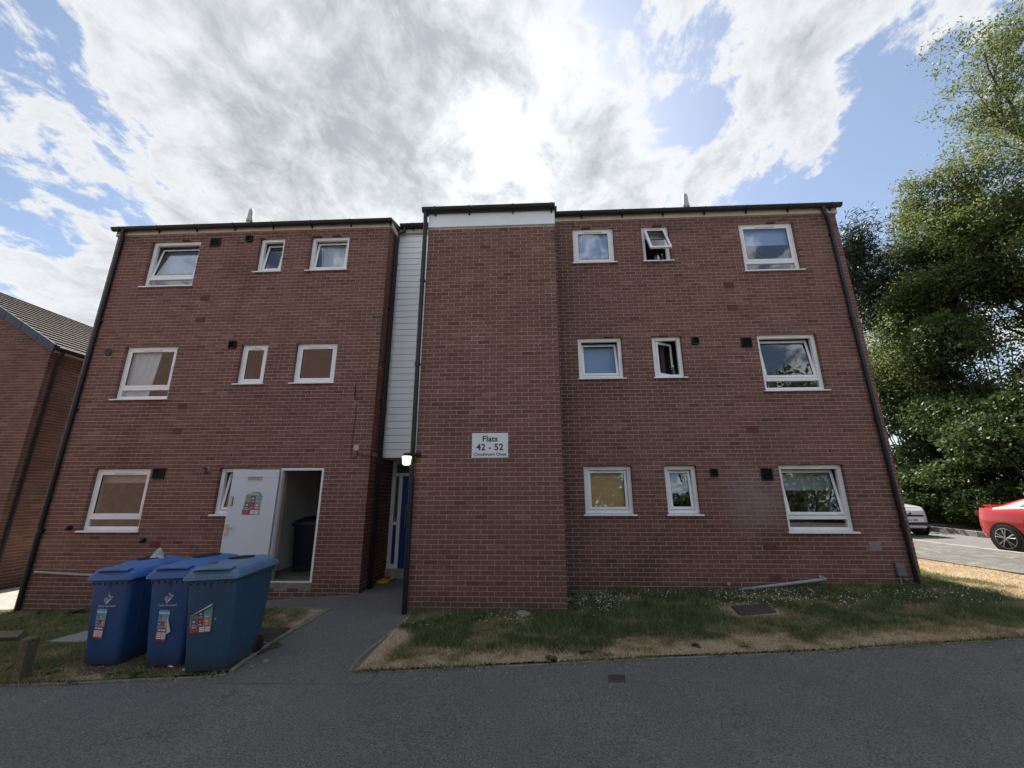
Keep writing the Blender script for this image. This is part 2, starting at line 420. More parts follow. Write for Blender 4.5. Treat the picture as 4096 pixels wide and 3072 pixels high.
# brick pattern for walls seen only in reflections or far behind
m, t, b, o_ = newmat('brick_far')
uvp = t.node('ShaderNodeNewGeometry').outputs['Position']
sp = t.node('ShaderNodeSeparateXYZ', i_0=uvp)
cv = t.node('ShaderNodeCombineXYZ', i_0=t.math('ADD', sp.outputs[0], sp.outputs[1]), i_1=sp.outputs[2])
bt = t.node('ShaderNodeTexBrick', i_Vector=cv.outputs[0], i_Color1=(0.11, 0.05, 0.038, 1), i_Color2=(0.15, 0.075, 0.056, 1), i_Mortar=(0.26, 0.21, 0.17, 1))
bt.inputs['Scale'].default_value = 1.0; bt.inputs['Brick Width'].default_value = 0.225; bt.inputs['Row Height'].default_value = 0.075
bt.inputs['Mortar Size'].default_value = 0.006
t.set(b.inputs['Base Color'], bt.outputs[0]); b.inputs['Roughness'].default_value = 0.9


# ------------------------------------------------------------------ mesh helpers
class MB:
    def __init__(s):
        s.v = []; s.f = []; s.a = []; s.m = []; s.mats = []

    def mat(s, name):
        if name not in s.mats: s.mats.append(name)
        return s.mats.index(name)

    def face(s, idx, a=0.5, m=0):
        s.f.append(idx); s.a.append(a); s.m.append(m)

    def poly(s, pts, a=0.5, m=0):
        b = len(s.v); s.v.extend([tuple(p) for p in pts]); s.face(tuple(range(b, b + len(pts))), a, m)

    def box(s, x0, x1, y0, y1, z0, z1, M=None, a=0.5, m=0, skip=()):
        b = len(s.v)
        P = [(x0, y0, z0), (x1, y0, z0), (x1, y1, z0), (x0, y1, z0), (x0, y0, z1), (x1, y0, z1), (x1, y1, z1), (x0, y1, z1)]
        if M is not None: P = [tuple(M @ Vector(p)) for p in P]
        s.v.extend(P)
        F = {'-z': (0, 3, 2, 1), '+z': (4, 5, 6, 7), '-y': (0, 1, 5, 4), '+x': (1, 2, 6, 5), '+y': (2, 3, 7, 6), '-x': (3, 0, 4, 7)}
        for k_, q in F.items():
            if k_ not in skip: s.face(tuple(b + i for i in q), a, m)

    def loft(s, rings, cap0=True, cap1=True, closed=True, a=0.5, m=0, flip=False):
        b = len(s.v); n = len(rings[0])
        for r in rings: s.v.extend([tuple(p) for p in r])
        for i in range(len(rings) - 1):
            for j in range(n if closed else n - 1):
                j2 = (j + 1) % n
                q = (b + i * n + j, b + i * n + j2, b + (i + 1) * n + j2, b + (i + 1) * n + j)
                s.face(q[::-1] if flip else q, a, m)
        if cap0: q = tuple(b + j for j in range(n))[::-1]; s.face(q[::-1] if flip else q, a, m)
        if cap1: q = tuple(b + (len(rings) - 1) * n + j for j in range(n)); s.face(q[::-1] if flip else q, a, m)

    def tube(s, pts, r, n=8, cap=True, a=0.5, m=0):
        pts = [Vector(p) for p in pts]
        rr = r if isinstance(r, (list, tuple)) else [r] * len(pts)
        rings = []; prev = None
        for i, p in enumerate(pts):
            d = (pts[min(i + 1, len(pts) - 1)] - pts[max(i - 1, 0)])
            if d.length < 1e-9: d = Vector((0, 0, 1))
            d.normalize()
            if prev is None:
                ref = Vector((0, 0, 1)) if abs(d.z) < 0.9 else Vector((1, 0, 0))
                e1 = d.cross(ref).normalized()
            else:
                e1 = (prev - d * prev.dot(d))
                e1 = e1.normalized() if e1.length > 1e-6 else d.orthogonal().normalized()
            prev = e1; e2 = d.cross(e1)
            rings.append([p + (e1 * math.cos(2 * math.pi * j / n) + e2 * math.sin(2 * math.pi * j / n)) * rr[i] for j in range(n)])
        s.loft(rings, cap, cap, True, a, m)

    def disc(s, c, r, n=20, ax='y', a=0.5, m=0, M=None):
        pts = []
        for j in range(n):
            u, w = math.cos(2 * math.pi * j / n) * r, math.sin(2 * math.pi * j / n) * r
            p = {'y': (c[0] + u, c[1], c[2] + w), 'z': (c[0] + u, c[1] + w, c[2]), 'x': (c[0], c[1] + u, c[2] + w)}[ax]
            pts.append(tuple(M @ Vector(p)) if M else p)
        s.poly(pts, a, m)

    def xf(s, M):
        s.v = [tuple(M @ Vector(p)) for p in s.v]; return s

    def mesh(s, name, mats, attr=False, smooth=False):
        me = bpy.data.meshes.new(name)
        me.from_pydata(s.v, [], s.f)
        for mn in (s.mats or ([mats] if isinstance(mats, str) else mats)): me.materials.append(MATS[mn])
        if len(me.materials) > 1: me.polygons.foreach_set('material_index', s.m)
        if attr:
            at = me.attributes.new('rnd', 'FLOAT', 'FACE'); at.data.foreach_set('value', s.a)
        if smooth: me.polygons.foreach_set('use_smooth', [True] * len(me.polygons))
        me.update()
        return me

    def build(s, name, mats, parent=None, attr=False, smooth=False, bevel=0, loc=None, rot=None):
        me = s.mesh(name, mats, attr, smooth)
        o = bpy.data.objects.new(name, me); COL.objects.link(o)
        if parent is not None: o.parent = parent
        if loc is not None: o.location = loc
        if rot is not None: o.rotation_euler = rot
        if bevel:
            md = o.modifiers.new('bevel', 'BEVEL'); md.width = bevel; md.segments = 2; md.limit_method = 'ANGLE'; md.angle_limit = R_(40)
        if smooth: smooth_by_angle(me, 40)
        return o


def smooth_by_angle(me, deg):
    bm = bmesh.new(); bm.from_mesh(me)
    for e in bm.edges:
        e.smooth = len(e.link_faces) == 2 and e.calc_face_angle(0) < R_(deg)
    bm.to_mesh(me); bm.free()


def empty(name, loc=(0, 0, 0), rz=0.0, parent=None):
    o = bpy.data.objects.new(name, None); COL.objects.link(o); o.location = loc; o.rotation_euler = (0, 0, rz)
    o.empty_display_size = 0.2
    if parent: o.parent = parent
    return o


def tag(o, label=None, cat=None, group=None, kind=None):
    if label: o['label'] = label
    if cat: o['category'] = cat
    if group: o['group'] = group
    if kind: o['kind'] = kind
    return o


def text_mesh(body, size, mat, name='lettering', bold=0.0, align='CENTER', space=1.0):
    cu = bpy.data.curves.new('t', 'FONT'); cu.body = body; cu.size = size; cu.align_x = align; cu.align_y = 'CENTER'
    cu.extrude = 0.0008; cu.offset = bold; cu.space_character = space; cu.resolution_u = 3
    ob = bpy.data.objects.new('t', cu); COL.objects.link(ob)
    bpy.context.view_layer.update()
    me = bpy.data.meshes.new_from_object(ob.evaluated_get(bpy.context.evaluated_depsgraph_get()))
    bpy.data.objects.remove(ob); bpy.data.curves.remove(cu)
    me.name = name; me.materials.clear(); me.materials.append(MATS[mat])
    # text lies in xy facing +z -> stand it up facing -y
    me.transform(Matrix.Rotation(R_(90), 4, 'X'))
    return me


def mesh_obj(name, me, parent=None, loc=(0, 0, 0)):
    o = bpy.data.objects.new(name, me); COL.objects.link(o); o.location = loc
    if parent: o.parent = parent
    return o


# ------------------------------------------------------------------ terrain shape
GX = [-60, -40, -12, -9.4, -7.7, -4.5, -2.9, -1.65, 1, 3.6, 7, 12, 40, 60]
GZ = [-1.4, -1.2, -.52, -.44, -.39, -.20, -.09, -.08, -.055, -.01, .1, .24, .6, .7]


def g(x, y):
    return float(np.interp(x, GX, GZ)) + 0.02 * max(min(y, 0.0), -3.5)


def gv(x, y):
    return np.interp(x, GX, GZ) + 0.02 * np.clip(y, -3.5, 0.0)


KX = [-60, -5.5, -4.6, -3.5, -3.08, -2.2, -1.66, -0.87, 0.46, 1.86, 3.29, 4.78, 5.99, 9.0, 12, 40]
KY = [-2.6, -3.17, -3.24, -3.27, -3.27, -3.25, -3.21, -3.11, -2.94, -2.78, -2.66, -2.51, -2.39, -2.12, -1.95, -1.6]


def yk(x): return float(np.interp(x, KX, KY))
def ykv(x): return np.interp(x, KX, KY)


def vnoise(x, y, seed=0):
    """2-D value noise, numpy"""
    def h(i, j):
        v = np.sin(i * 127.1 + j * 311.7 + seed * 74.7) * 43758.5453
        return v - np.floor(v)
    xi, yi = np.floor(x), np.floor(y); fx, fy = x - xi, y - yi
    fx = fx * fx * (3 - 2 * fx); fy = fy * fy * (3 - 2 * fy)
    return (h(xi, yi) * (1 - fx) + h(xi + 1, yi) * fx) * (1 - fy) + (h(xi, yi + 1) * (1 - fx) + h(xi + 1, yi + 1) * fx) * fy


def fbm(x, y, seed=0, o=4):
    s = 0; a = 0.5
    for i in range(o):
        s = s + a * vnoise(x * 2 ** i, y * 2 ** i, seed + i); a *= 0.5
    return s / 0.94


def sheet(name, xs, yfun0, yfun1, ny, dz, mat, kind='structure', attr=None):
    """a ground sheet between two y(x) borders that follows the terrain"""
    xs = np.asarray(xs, float); n = len(xs)
    V = []; F = []; A = []
    for i in range(n):
        a, b = yfun0(xs[i]), yfun1(xs[i])
        for j in range(ny + 1):
            y = a + (b - a) * j / ny
            V.append((xs[i], y, g(xs[i], y) + (dz(xs[i], y) if callable(dz) else dz)))
    for i in range(n - 1):
        for j in range(ny):
            F.append((i * (ny + 1) + j, (i + 1) * (ny + 1) + j, (i + 1) * (ny + 1) + j + 1, i * (ny + 1) + j + 1))
    me = bpy.data.meshes.new(name); me.from_pydata(V, [], F); me.materials.append(MATS[mat])
    if attr is not None:
        vv = np.array(V); val = attr(vv[:, 0], vv[:, 1]).astype(np.float32)
        at = me.attributes.new('rnd', 'FLOAT', 'POINT'); at.data.foreach_set('value', val)
    me.polygons.foreach_set('use_smooth', [True] * len(F))
    me.update()
    o = bpy.data.objects.new(name, me); COL.objects.link(o)
    if kind: o['kind'] = kind
    return o


sheet('ground', list(np.linspace(-300, -20, 12)) + list(np.arange(-18, 20, 1.0)) + list(np.linspace(22, 300, 12)),
      lambda x: -300, lambda x: 300, 200, -0.22, 'soil')


def dry_mask(x, y):
    """0 green .. 1 straw"""
    x = np.asarray(x, float); y = np.asarray(y, float)
    d = y - ykv(x)
    n = fbm(x * 1.3, y * 1.3, 3); n2 = fbm(x * 5, y * 5, 9)
    edge = np.clip((0.74 - d + (n - 0.5) * 0.95 + (n2 - 0.5) * 0.7) / 0.62, 0, 1)
    edge = np.where((x > -1.75) & (x < 0.2), np.maximum(edge, np.clip((0.40 - (x + 1.62) * 0.9 + (n - 0.5) * 0.5 - np.clip(d - 1.1, 0, 2)) / 0.2, 0, 1)), edge)
    right = np.clip((x - 7.9 + (n - 0.5) * 3.0) / 0.8, 0, 1)
    right = np.where(y > -0.8, np.clip((x - 7.9 + (n - 0.5) * 2.2) / 0.5, 0, 1), right * 0.8)
    m = np.maximum(edge, right)
    mh = np.exp(-(((x - 3.55) / 0.62) ** 2 + ((y + 1.15) / 0.48) ** 2) * 1.1)
    m = np.maximum(m, np.clip(mh * 1.5 - 0.3 + (n2 - 0.5) * 0.3, 0, 1))
    left = 0.22 + np.clip((n - 0.52) * 2.2, 0, 0.45) + np.where(d < 0.35, 0.18, 0)
    strip = np.clip(1 - np.abs(x + 3.1) / 0.28, 0, 1) * 0.9
    leftp = np.where((x > -3.9) & (y > -2.0) & (y < -0.5), 0.25 + 0.75 * np.clip((n2 - 0.3) * 2, 0, 1), 0)
    left = np.maximum(np.maximum(left, strip), leftp)
    m = np.where(x < -2.6, left, m)
    pt = np.clip((fbm(x * 2.6, y * 2.6, 41) - 0.50) * 2.4, 0, 0.42)
    return np.clip(np.maximum(m, pt) * 0.8 + 0.20 + (n2 - 0.5) * 0.34, 0, 1)


def path_left(y): return float(np.interp(y, [-3.3, -3.08, -2.88, -2.34, -0.97, 0], [-2.88, -2.916, -2.941, -2.985, -2.91, -2.9]))


# lawns
lawnR = sheet('lawn', np.arange(-1.60, 9.42, 0.07), lambda x: yk(x) + 0.05, lambda x: 0.12 if x > 0.8 and x < 7.0 else (-1.1 if x <= 0.8 else 8.0), 60, 0.012, 'lawn', attr=dry_mask)
lawnL = sheet('lawn', np.arange(-11.6, -2.98, 0.08), lambda x: yk(x) + 0.05,
              lambda x: (-0.55 - 0.36 * (x + 4.3) / 1.3) if x > -4.3 else (-0.55 + (-4.3 - x) * 1.6 if x > -4.7 else 0.12), 50, 0.012, 'lawn', attr=dry_mask)
# asphalt road, path, footways
sheet('road', list(np.arange(-60, -12, 4)) + list(np.arange(-12, 14, 0.4)) + list(np.arange(14, 60, 4)), lambda x: -30, yk, 60, -0.012, 'asphalt')
sheet('path', np.arange(-4.72, -1.35, 0.06), lambda x: (-3.42 if x > -2.93 else (-0.55 - 0.36 * (x + 4.3) / 1.3 if x > -4.3 else -0.55 + (-4.3 - x) * 1.3)),
      lambda x: 1.5 if x > -2.95 else 0.1, 40, lambda x, y: float(np.interp(y, [-3.42, -3.1], [-0.008, 0.004])), 'asphalt')
sheet('side_path', np.arange(-12.3, -9.3, 0.3), lambda x: 0.1, lambda x: 9.0, 20, 0.02, 'concrete')
sheet('footway', np.arange(9.42, 11.95, 0.25), lambda x: -6.0 if x > 11 else yk(x), lambda x: 26, 40, 0.03, 'asphalt_old')
sheet('car_park_road', np.arange(12.05, 15.75, 0.3), lambda x: -6.0, lambda x: 26, 40, -0.085, 'asphalt_road')
sheet('bank', np.arange(15.8, 40, 1.2), lambda x: -30, lambda x: 40, 30, 0.06, 'soil')


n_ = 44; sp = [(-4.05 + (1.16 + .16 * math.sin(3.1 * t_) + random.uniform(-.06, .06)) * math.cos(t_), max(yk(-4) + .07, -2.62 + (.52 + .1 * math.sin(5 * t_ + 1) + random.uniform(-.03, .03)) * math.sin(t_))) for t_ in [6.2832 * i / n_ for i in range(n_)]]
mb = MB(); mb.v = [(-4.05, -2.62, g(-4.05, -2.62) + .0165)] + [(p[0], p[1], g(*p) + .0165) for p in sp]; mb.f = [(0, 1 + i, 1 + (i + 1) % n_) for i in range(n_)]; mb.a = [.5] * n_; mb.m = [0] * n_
mb.build('bare_soil', 'soil')['kind'] = 'structure'  # bare soil; dark tone also makes up for weak contact shadow under bins


def kerb_run(name, pts, length, w, top, mat, depth=0.22, down=0.25):
    """edging stones laid end to end along a polyline; each stone its own object under one kerb"""
    root = empty(name); root['kind'] = 'structure'
    P = [Vector((p[0], p[1], 0)) for p in pts]
    seg = []
    for a, b in zip(P[:-1], P[1:]):
        L = (b - a).length; n = max(1, round(L / length))
        for i in range(n): seg.append((a.lerp(b, i / n), a.lerp(b, (i + 1) / n)))
    for a, b in seg:
        mb = MB(); c = (a + b) / 2; d = (b - a); L = d.length - 0.008
        za, zb = g(a.x, a.y) + top, g(b.x, b.y) + top
        jz = random.uniform(-0.006, 0.006); jr = random.uniform(-0.012, 0.012)
        ang = math.atan2(d.y, d.x) + jr; pitch = math.atan2(zb - za, d.length)
        mb.box(-L / 2, L / 2, -w / 2, w / 2, -down, 0)
        o = mb.build('kerb_stone', mat, root, bevel=0.008)
        o.matrix_local = Matrix.Translation((c.x, c.y, (za + zb) / 2 + jz)) @ Matrix.Rotation(ang, 4, 'Z') @ Matrix.Rotation(-pitch, 4, 'Y')
    return root


kerb_run('kerb', [(x, yk(x) + 0.02) for x in (-12, -8.5, -5.5, -4.6, -3.5, -3.08, -2.93)], 0.91, 0.05, 0.008, 'concrete_old')
kerb_run('kerb', [(path_left(y) - 0.035, y) for y in (-3.22, -2.88, -2.34, -1.6, -0.98)] + [(-4.3, -0.57)], 0.91, 0.05, 0.022, 'concrete_old')
kerb_run('kerb', [(x, yk(x) + 0.02) for x in (-1.62, -0.87, 0.46, 1.86, 3.29, 4.78, 5.99, 9.4)], 0.91, 0.05, 0.003, 'concrete_old')
kerb_run('kerb', [(-1.66, -3.17), (-1.69, -2.9), (-1.66, -2.42), (-1.585, -1.68), (-1.57, -1.25)], 0.91, 0.045, 0.018, 'concrete_old')
kerb_run('kerb', [(9.42, -2.0), (9.45, 0.74), (9.31, 2.74), (9.3, 8)], 0.91, 0.06, 0.045, 'concrete_old')
kerb_run('kerb', [(12.0, -3), (12.0, 3), (11.88, 5.8), (11.9, 12)], 0.91, 0.125, 0.035, 'concrete')
kerb_run('kerb', [(15.3, -3), (15.43, 7.4), (15.97, 9.65), (16.6, 14)], 0.91, 0.125, 0.09, 'concrete_old')

# ------------------------------------------------------------------ the block of flats
Z0 = 1.275
XL0, XL1 = -9.42, -2.885
XR0, XR1 = 0.805, 7.02
XT0, XT1, YT = -1.654, 0.805, -1.1517
WIN = {'lw': (-8.535, -7.337), 'lb': (-5.92, -5.321), 'la': (-4.704, -3.801), 'A': (1.286, 2.1925), 'B': (2.8025, 3.4044), 'W': (4.916, 6.095)}
DOOR = (-4.669, -3.784)
ZTOP = 7.60


def cz(c): return Z0 + c * 0.075


open_L = []; open_R = []
for fl in range(3):
    for k_ in ('lw', 'lb', 'la'):
        if fl == 0 and k_ == 'la': continue
        open_L.append((*WIN[k_], cz(35 * fl + (-4 if k_ == 'lw' else 0)), cz(35 * fl + 12)))
    for k_ in ('A', 'B', 'W'):
        open_R.append((*WIN[k_], cz(35 * fl + (-4 if k_ == 'W' else 0)), cz(35 * fl + 12)))
open_L.append((*DOOR, 0.02, cz(12)))

flats = empty('apartment_building', (0, 0, -0.5))
tag(flats, 'three storey red brick block of flats with white windows and a projecting stair tower', 'building')
FO = Matrix.Translation((0, 0, 0.5))      # children are written in world coordinates


def fpart(mb, name, mat, parent=None, **kw):
    """a part of the flats; vertices given in world space"""
    o = mb.build(name, mat, parent or flats, **kw)
    if parent is None: o.location = (0, 0, 0.5)
    return o


def wall_grid(mb, x0, x1, z0, z1, ops, y0, y1, grow=0.004):
    xs = sorted({x0, x1} | {o[0] - grow for o in ops} | {o[1] + grow for o in ops})
    zs = sorted({z0, z1} | {o[2] - grow for o in ops} | {o[3] + grow for o in ops})
    def solid(i, j):
        if i < 0 or j < 0 or i >= len(xs) - 1 or j >= len(zs) - 1: return False
        cx, c_z = (xs[i] + xs[i + 1]) / 2, (zs[j] + zs[j + 1]) / 2
        return not any(o[0] - grow < cx < o[1] + grow and o[2] - grow < c_z < o[3] + grow for o in ops)
    for i in range(len(xs) - 1):
        for j in range(len(zs) - 1):
            if not solid(i, j): continue
            a, b, c, d = xs[i], xs[i + 1], zs[j], zs[j + 1]
            mb.poly([(a, y0, c), (b, y0, c), (b, y0, d), (a, y0, d)])
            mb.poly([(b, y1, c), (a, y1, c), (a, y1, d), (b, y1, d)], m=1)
            if not solid(i - 1, j): mb.poly([(a, y1, c), (a, y0, c), (a, y0, d), (a, y1, d)])
            if not solid(i + 1, j): mb.poly([(b, y0, c), (b, y1, c), (b, y1, d), (b, y0, d)])
            if not solid(i, j - 1): mb.poly([(a, y1, c), (b, y1, c), (b, y0, c), (a, y0, c)])
            if not solid(i, j + 1): mb.poly([(a, y0, d), (b, y0, d), (b, y1, d), (a, y1, d)])


BRICKS = []      # (x0,x1,y0,y1,z0,z1, rnd)


def lay(axis, u0, u1, zlo, zhi, face, sign, phase, prow, ops=(), zoff=0.0, out=BRICKS, ztop_cut=None):
    """bricks of one wall face. axis 'x': face at y=face looking to -y ; axis 'y': face at x=face looking to sign*x"""
    k0 = math.ceil((zlo - Z0 - zoff) / 0.075 - 1e-6); k1 = math.floor((zhi - Z0 - zoff) / 0.075 + 1e-6)
    for k_ in range(k0, k1):
        za = Z0 + zoff + k_ * 0.075 + 0.005; zb = za + 0.065; zc = (za + zb) / 2
        iv = [(u0, u1)]
        for o in ops:
            if o[2] - 0.03 < zc < o[3] + 0.001:
                nv = []
                for a, b in iv:
                    if o[1] <= a or o[0] >= b: nv.append((a, b)); continue
                    if o[0] > a: nv.append((a, o[0]))
                    if o[1] < b: nv.append((o[1], b))
                iv = nv
        ph = phase + (0.1125 if (k_ - prow) % 2 else 0.0)
        for a, b in iv:
            cuts = [a]; n0 = math.ceil((a - ph) / 0.225)
            u = ph + n0 * 0.225
            while u < b:
                if u - a > 0.045 and b - u > 0.045: cuts.append(u + random.uniform(-0.004, 0.004))
                u += 0.225
            cuts.append(b)
            for c, d in zip(cuts[:-1], cuts[1:]):
                lo = c + (0.005 if c > a + 1e-6 else 0.0); hi = d - (0.005 if d < b - 1e-6 else 0.0)
                jz = random.uniform(-0.0015, 0.0015); jd = random.uniform(-0.002, 0.002)
                rnd = min(1, max(0, random.gauss(0.5, 0.2)))
                if random.random() < 0.012: rnd = random.choice((0.02, 0.97))
                if axis == 'x': out.append((lo, hi, face + jd, face + 0.1, za + jz, zb + jz, rnd))
                elif sign > 0: out.append((face - 0.1, face + jd, lo, hi, za + jz, zb + jz, rnd))
                else: out.append((face + jd, face + 0.1, lo, hi, za + jz, zb + jz, rnd))


SIDE_OP = [(7.3, 8.0, 0, 0)]
lay('x', XL0, XL1, -0.62, ZTOP, 0.0, -1, -5.2546, 21, open_L)
lay('x', XR0 + 0.004, XR1, -0.35, ZTOP, 0.0, -1, 1.0286, -2, open_R)
lay('x', XT0, XT1, -0.42, 6.73, YT, -1, -1.4328, -13, (), -0.011)
lay('y', 0.112, 1.40, -0.35, 2.42, XL1, 1, 0.225, 0)
lay('y', 0.112, 0.56, 2.42, 7.7, XL1, 1, 0.225, 0)
lay('y', YT + 0.112, 0.0, -0.35, 6.73, XT1, 1, YT + 0.225, -13, (), -0.011)
lay('y', YT + 0.112, 1.40, -0.35, 6.73, XT0, -1, YT + 0.225, -13, (), -0.011)
lay('y', 0.112, 8.0, -0.25, ZTOP, XR1, 1, 0.225, 0)
lay('y', 0.112, 8.0, -0.7, ZTOP, XL0, -1, 0.225, 0)

def weathered(b):
    """run-off below sill ends, vents and gutters darkens single bricks"""
    if b[2] > 0.05 or b[2] < -0.5: return b
    xc, zc_ = (b[0] + b[1]) / 2, (b[4] + b[5]) / 2; k_ = 0.0
    for o in open_L + open_R:
        if o[2] - 0.75 < zc_ < o[2]:
            f = 1 - (o[2] - zc_) / 0.75
            if o[0] - 0.1 < xc < o[1] + 0.1: k_ = max(k_, 0.16 * f)
            if min(abs(xc - o[0] + 0.03), abs(xc - o[1] - 0.03)) < 0.11: k_ = max(k_, 0.42 * f * random.uniform(0.4, 1))
    if zc_ > ZTOP - 0.3: k_ = max(k_, 0.2)
    return (*b[:6], max(0.0, b[6] - k_))


BRICKS = [weathered(b) for b in BRICKS]
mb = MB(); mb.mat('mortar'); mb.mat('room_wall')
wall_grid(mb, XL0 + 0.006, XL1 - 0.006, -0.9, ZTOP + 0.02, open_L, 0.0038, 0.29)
mb.box(XL1 - 0.29, XL1 - 0.006, 0.29, 1.46, -0.9, 2.42); mb.box(XL1 - 0.29, XL1 - 0.006, 0.29, 8.0, 2.42, 7.7)
mb.box(XL0 + 0.006, XL0 + 0.29, 0.29, 8.0, -0.9, ZTOP + 0.02)
mb.box(XL0 + 0.29, XL1 - 0.29, 7.72, 8.0, -0.9, ZTOP + 0.02)
wallL = fpart(mb, 'wall', 'mortar')
mb = MB(); mb.mat('mortar'); mb.mat('room_wall')
wall_grid(mb, XR0 - 0.5, XR1 - 0.006, -0.7, ZTOP + 0.02, open_R, 0.0038, 0.29)
mb.box(XR1 - 0.29, XR1 - 0.006, 0.29, 8.0, -0.7, ZTOP + 0.02)
mb.box(XR0 - 0.5, XR0 - 0.22, 0.29, 8.0, -0.7, ZTOP + 0.02)
mb.box(XR0 - 0.22, XR1 - 0.29, 7.72, 8.0, -0.7, ZTOP + 0.02)
wallR = fpart(mb, 'wall', 'mortar')
mb = MB()
mb.box(XT0 + 0.0038, XT1 - 0.0038, YT + 0.0038, -0.0, -0.7, 6.74)
mb.box(XT0 + 0.006, XT0 + 0.29, 0.0, 2.2, -0.7, 7.6)
mb.box(XT0 + 0.29, XR0 - 0.5, 1.9, 2.2, -0.7, 7.6)
wallT = fpart(mb, 'wall', 'mortar')
tag(wallT, 'projecting stair tower wall')

# the 300 bricks nearest the camera are objects of their own, the rest one joined part
def cdist(b):
    c = Vector(((b[0] + b[1]) / 2, (b[2] + b[3]) / 2, (b[4] + b[5]) / 2)); return (c - CAM).length


def split_bricks(bricks, n_single, visible, wall_of, mat, root, root_inv):
    idx = [i for i, b in enumerate(bricks) if visible(b)]
    idx.sort(key=lambda i: cdist(bricks[i])); single = set(idx[:n_single])
    protos = []
    for q in range(12):
        mb = MB(); mb.box(-0.5, 0.5, -0.5, 0.5, -0.5, 0.5, a=(q + 0.5) / 12); protos.append(mb.mesh('brick', mat, attr=True))
    rest = MB()
    for i, b in enumerate(bricks):
        if i in single:
            o = bpy.data.objects.new('brick', protos[min(11, int(b[6] * 12))]); COL.objects.link(o)
            o.parent = wall_of(b)
            o.location = ((b[0] + b[1]) / 2, (b[2] + b[3]) / 2, (b[4] + b[5]) / 2)
            o.scale = (b[1] - b[0], b[3] - b[2], b[5] - b[4])
        else:
            rest.box(*b[:6], a=b[6])
    r = rest.build('brickwork', mat, root, attr=True); r['kind'] = 'stuff'; r.location = root_inv
    return r


split_bricks(BRICKS, 300, lambda b: b[2] < -1.0 and b[4] > -0.12 and b[1] - b[0] > 0.05 and abs(b[2] - YT) < 0.01,
             lambda b: wallT, 'brick', flats, (0, 0, 0.5))

# floors, ceilings, ground slab inside, cellar-dark store room
for (a, b) in ((XL0 + 0.28, XL1 - 0.28), (XR0 - 0.22, XR1 - 0.28)):
    for zf in (0.0, 2.625, 5.25):
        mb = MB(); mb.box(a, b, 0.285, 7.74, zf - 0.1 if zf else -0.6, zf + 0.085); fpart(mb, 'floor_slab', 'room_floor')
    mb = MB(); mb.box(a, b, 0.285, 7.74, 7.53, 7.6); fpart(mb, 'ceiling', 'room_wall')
mb = MB()   # cross walls between the rooms
for x in (-6.6, -5.12, -3.45, 2.5, 3.7):
    for (a, b) in ((0.085, 2.525), (2.71, 5.15), (5.335, 7.53)):
        if x in (-5.12, -3.45) and a < 1: continue
        mb.box(x - 0.05, x + 0.05, 0.29, 4.5, a, b)
for (a, b) in ((XL0 + 0.28, XL1 - 0.28), (XR0 - 0.22, XR1 - 0.28)):
    for (c, d) in ((0.085, 2.525), (2.71, 5.15), (5.335, 7.53)): mb.box(a, b, 4.5, 4.6, c, d)
fpart(mb, 'partition', 'room_wall')
mb = MB()   # bin store walls, painted
mb.box(-5.27, -5.2, 0.29, 3.2, 0.085, 2.525); mb.box(-3.62, -3.55, 0.29, 3.2, 0.085, 2.525); mb.box(-5.2, -3.62, 3.13, 3.2, 0.085, 2.525)
fpart(mb, 'store_wall', 'plaster')

# roofs
def roof(mb, x0, x1, ye, ze, yr, zr, yb, th=0.09):
    a = 0
    for (p, q) in (((ye, ze), (yr, zr)), ((yr, zr), (yb, ze))):
        mb.loft([[(x0, p[0], p[1]), (x0, q[0], q[1]), (x0, q[0], q[1] + th), (x0, p[0], p[1] + th)],
                 [(x1, p[0], p[1]), (x1, q[0], q[1]), (x1, q[0], q[1] + th), (x1, p[0], p[1] + th)]])


mb = MB()
roof(mb, XL0 - 0.06, XL1 + 0.06, -0.08, 7.70, 4.0, 8.95, 8.1)
roof(mb, XR0 - 0.55, XR1 + 0.06, -0.08, 7.70, 4.0, 8.95, 8.1)
roof(mb, XL1 + 0.065, XR0 - 0.56, 0.50, 7.90, 4.0, 8.94, 8.1)
for s_ in ((XT0 - 0.05, XT1 + 0.05),):
    mb.loft([[(s_[0], YT - 0.06, 6.99), (s_[0], 0.9, 7.6), (s_[0], 0.9, 7.68), (s_[0], YT - 0.06, 7.07)],
             [(s_[1], YT - 0.06, 6.99), (s_[1], 0.9, 7.6), (s_[1], 0.9, 7.68), (s_[1], YT - 0.06, 7.07)]])
fpart(mb, 'roof', 'roof_dark')
mb = MB()   # gable triangles under the roof
for x in (XL0 + 0.02, XL1 - 0.12, XR1 - 0.12, XR0 - 0.48):
    mb.loft([[(x, 0.0, 7.6), (x, 8.0, 7.6), (x, 4.0, 8.9)], [(x + 0.1, 0.0, 7.6), (x + 0.1, 8.0, 7.6), (x + 0.1, 4.0, 8.9)]])
fpart(mb, 'gable', 'brick_far')

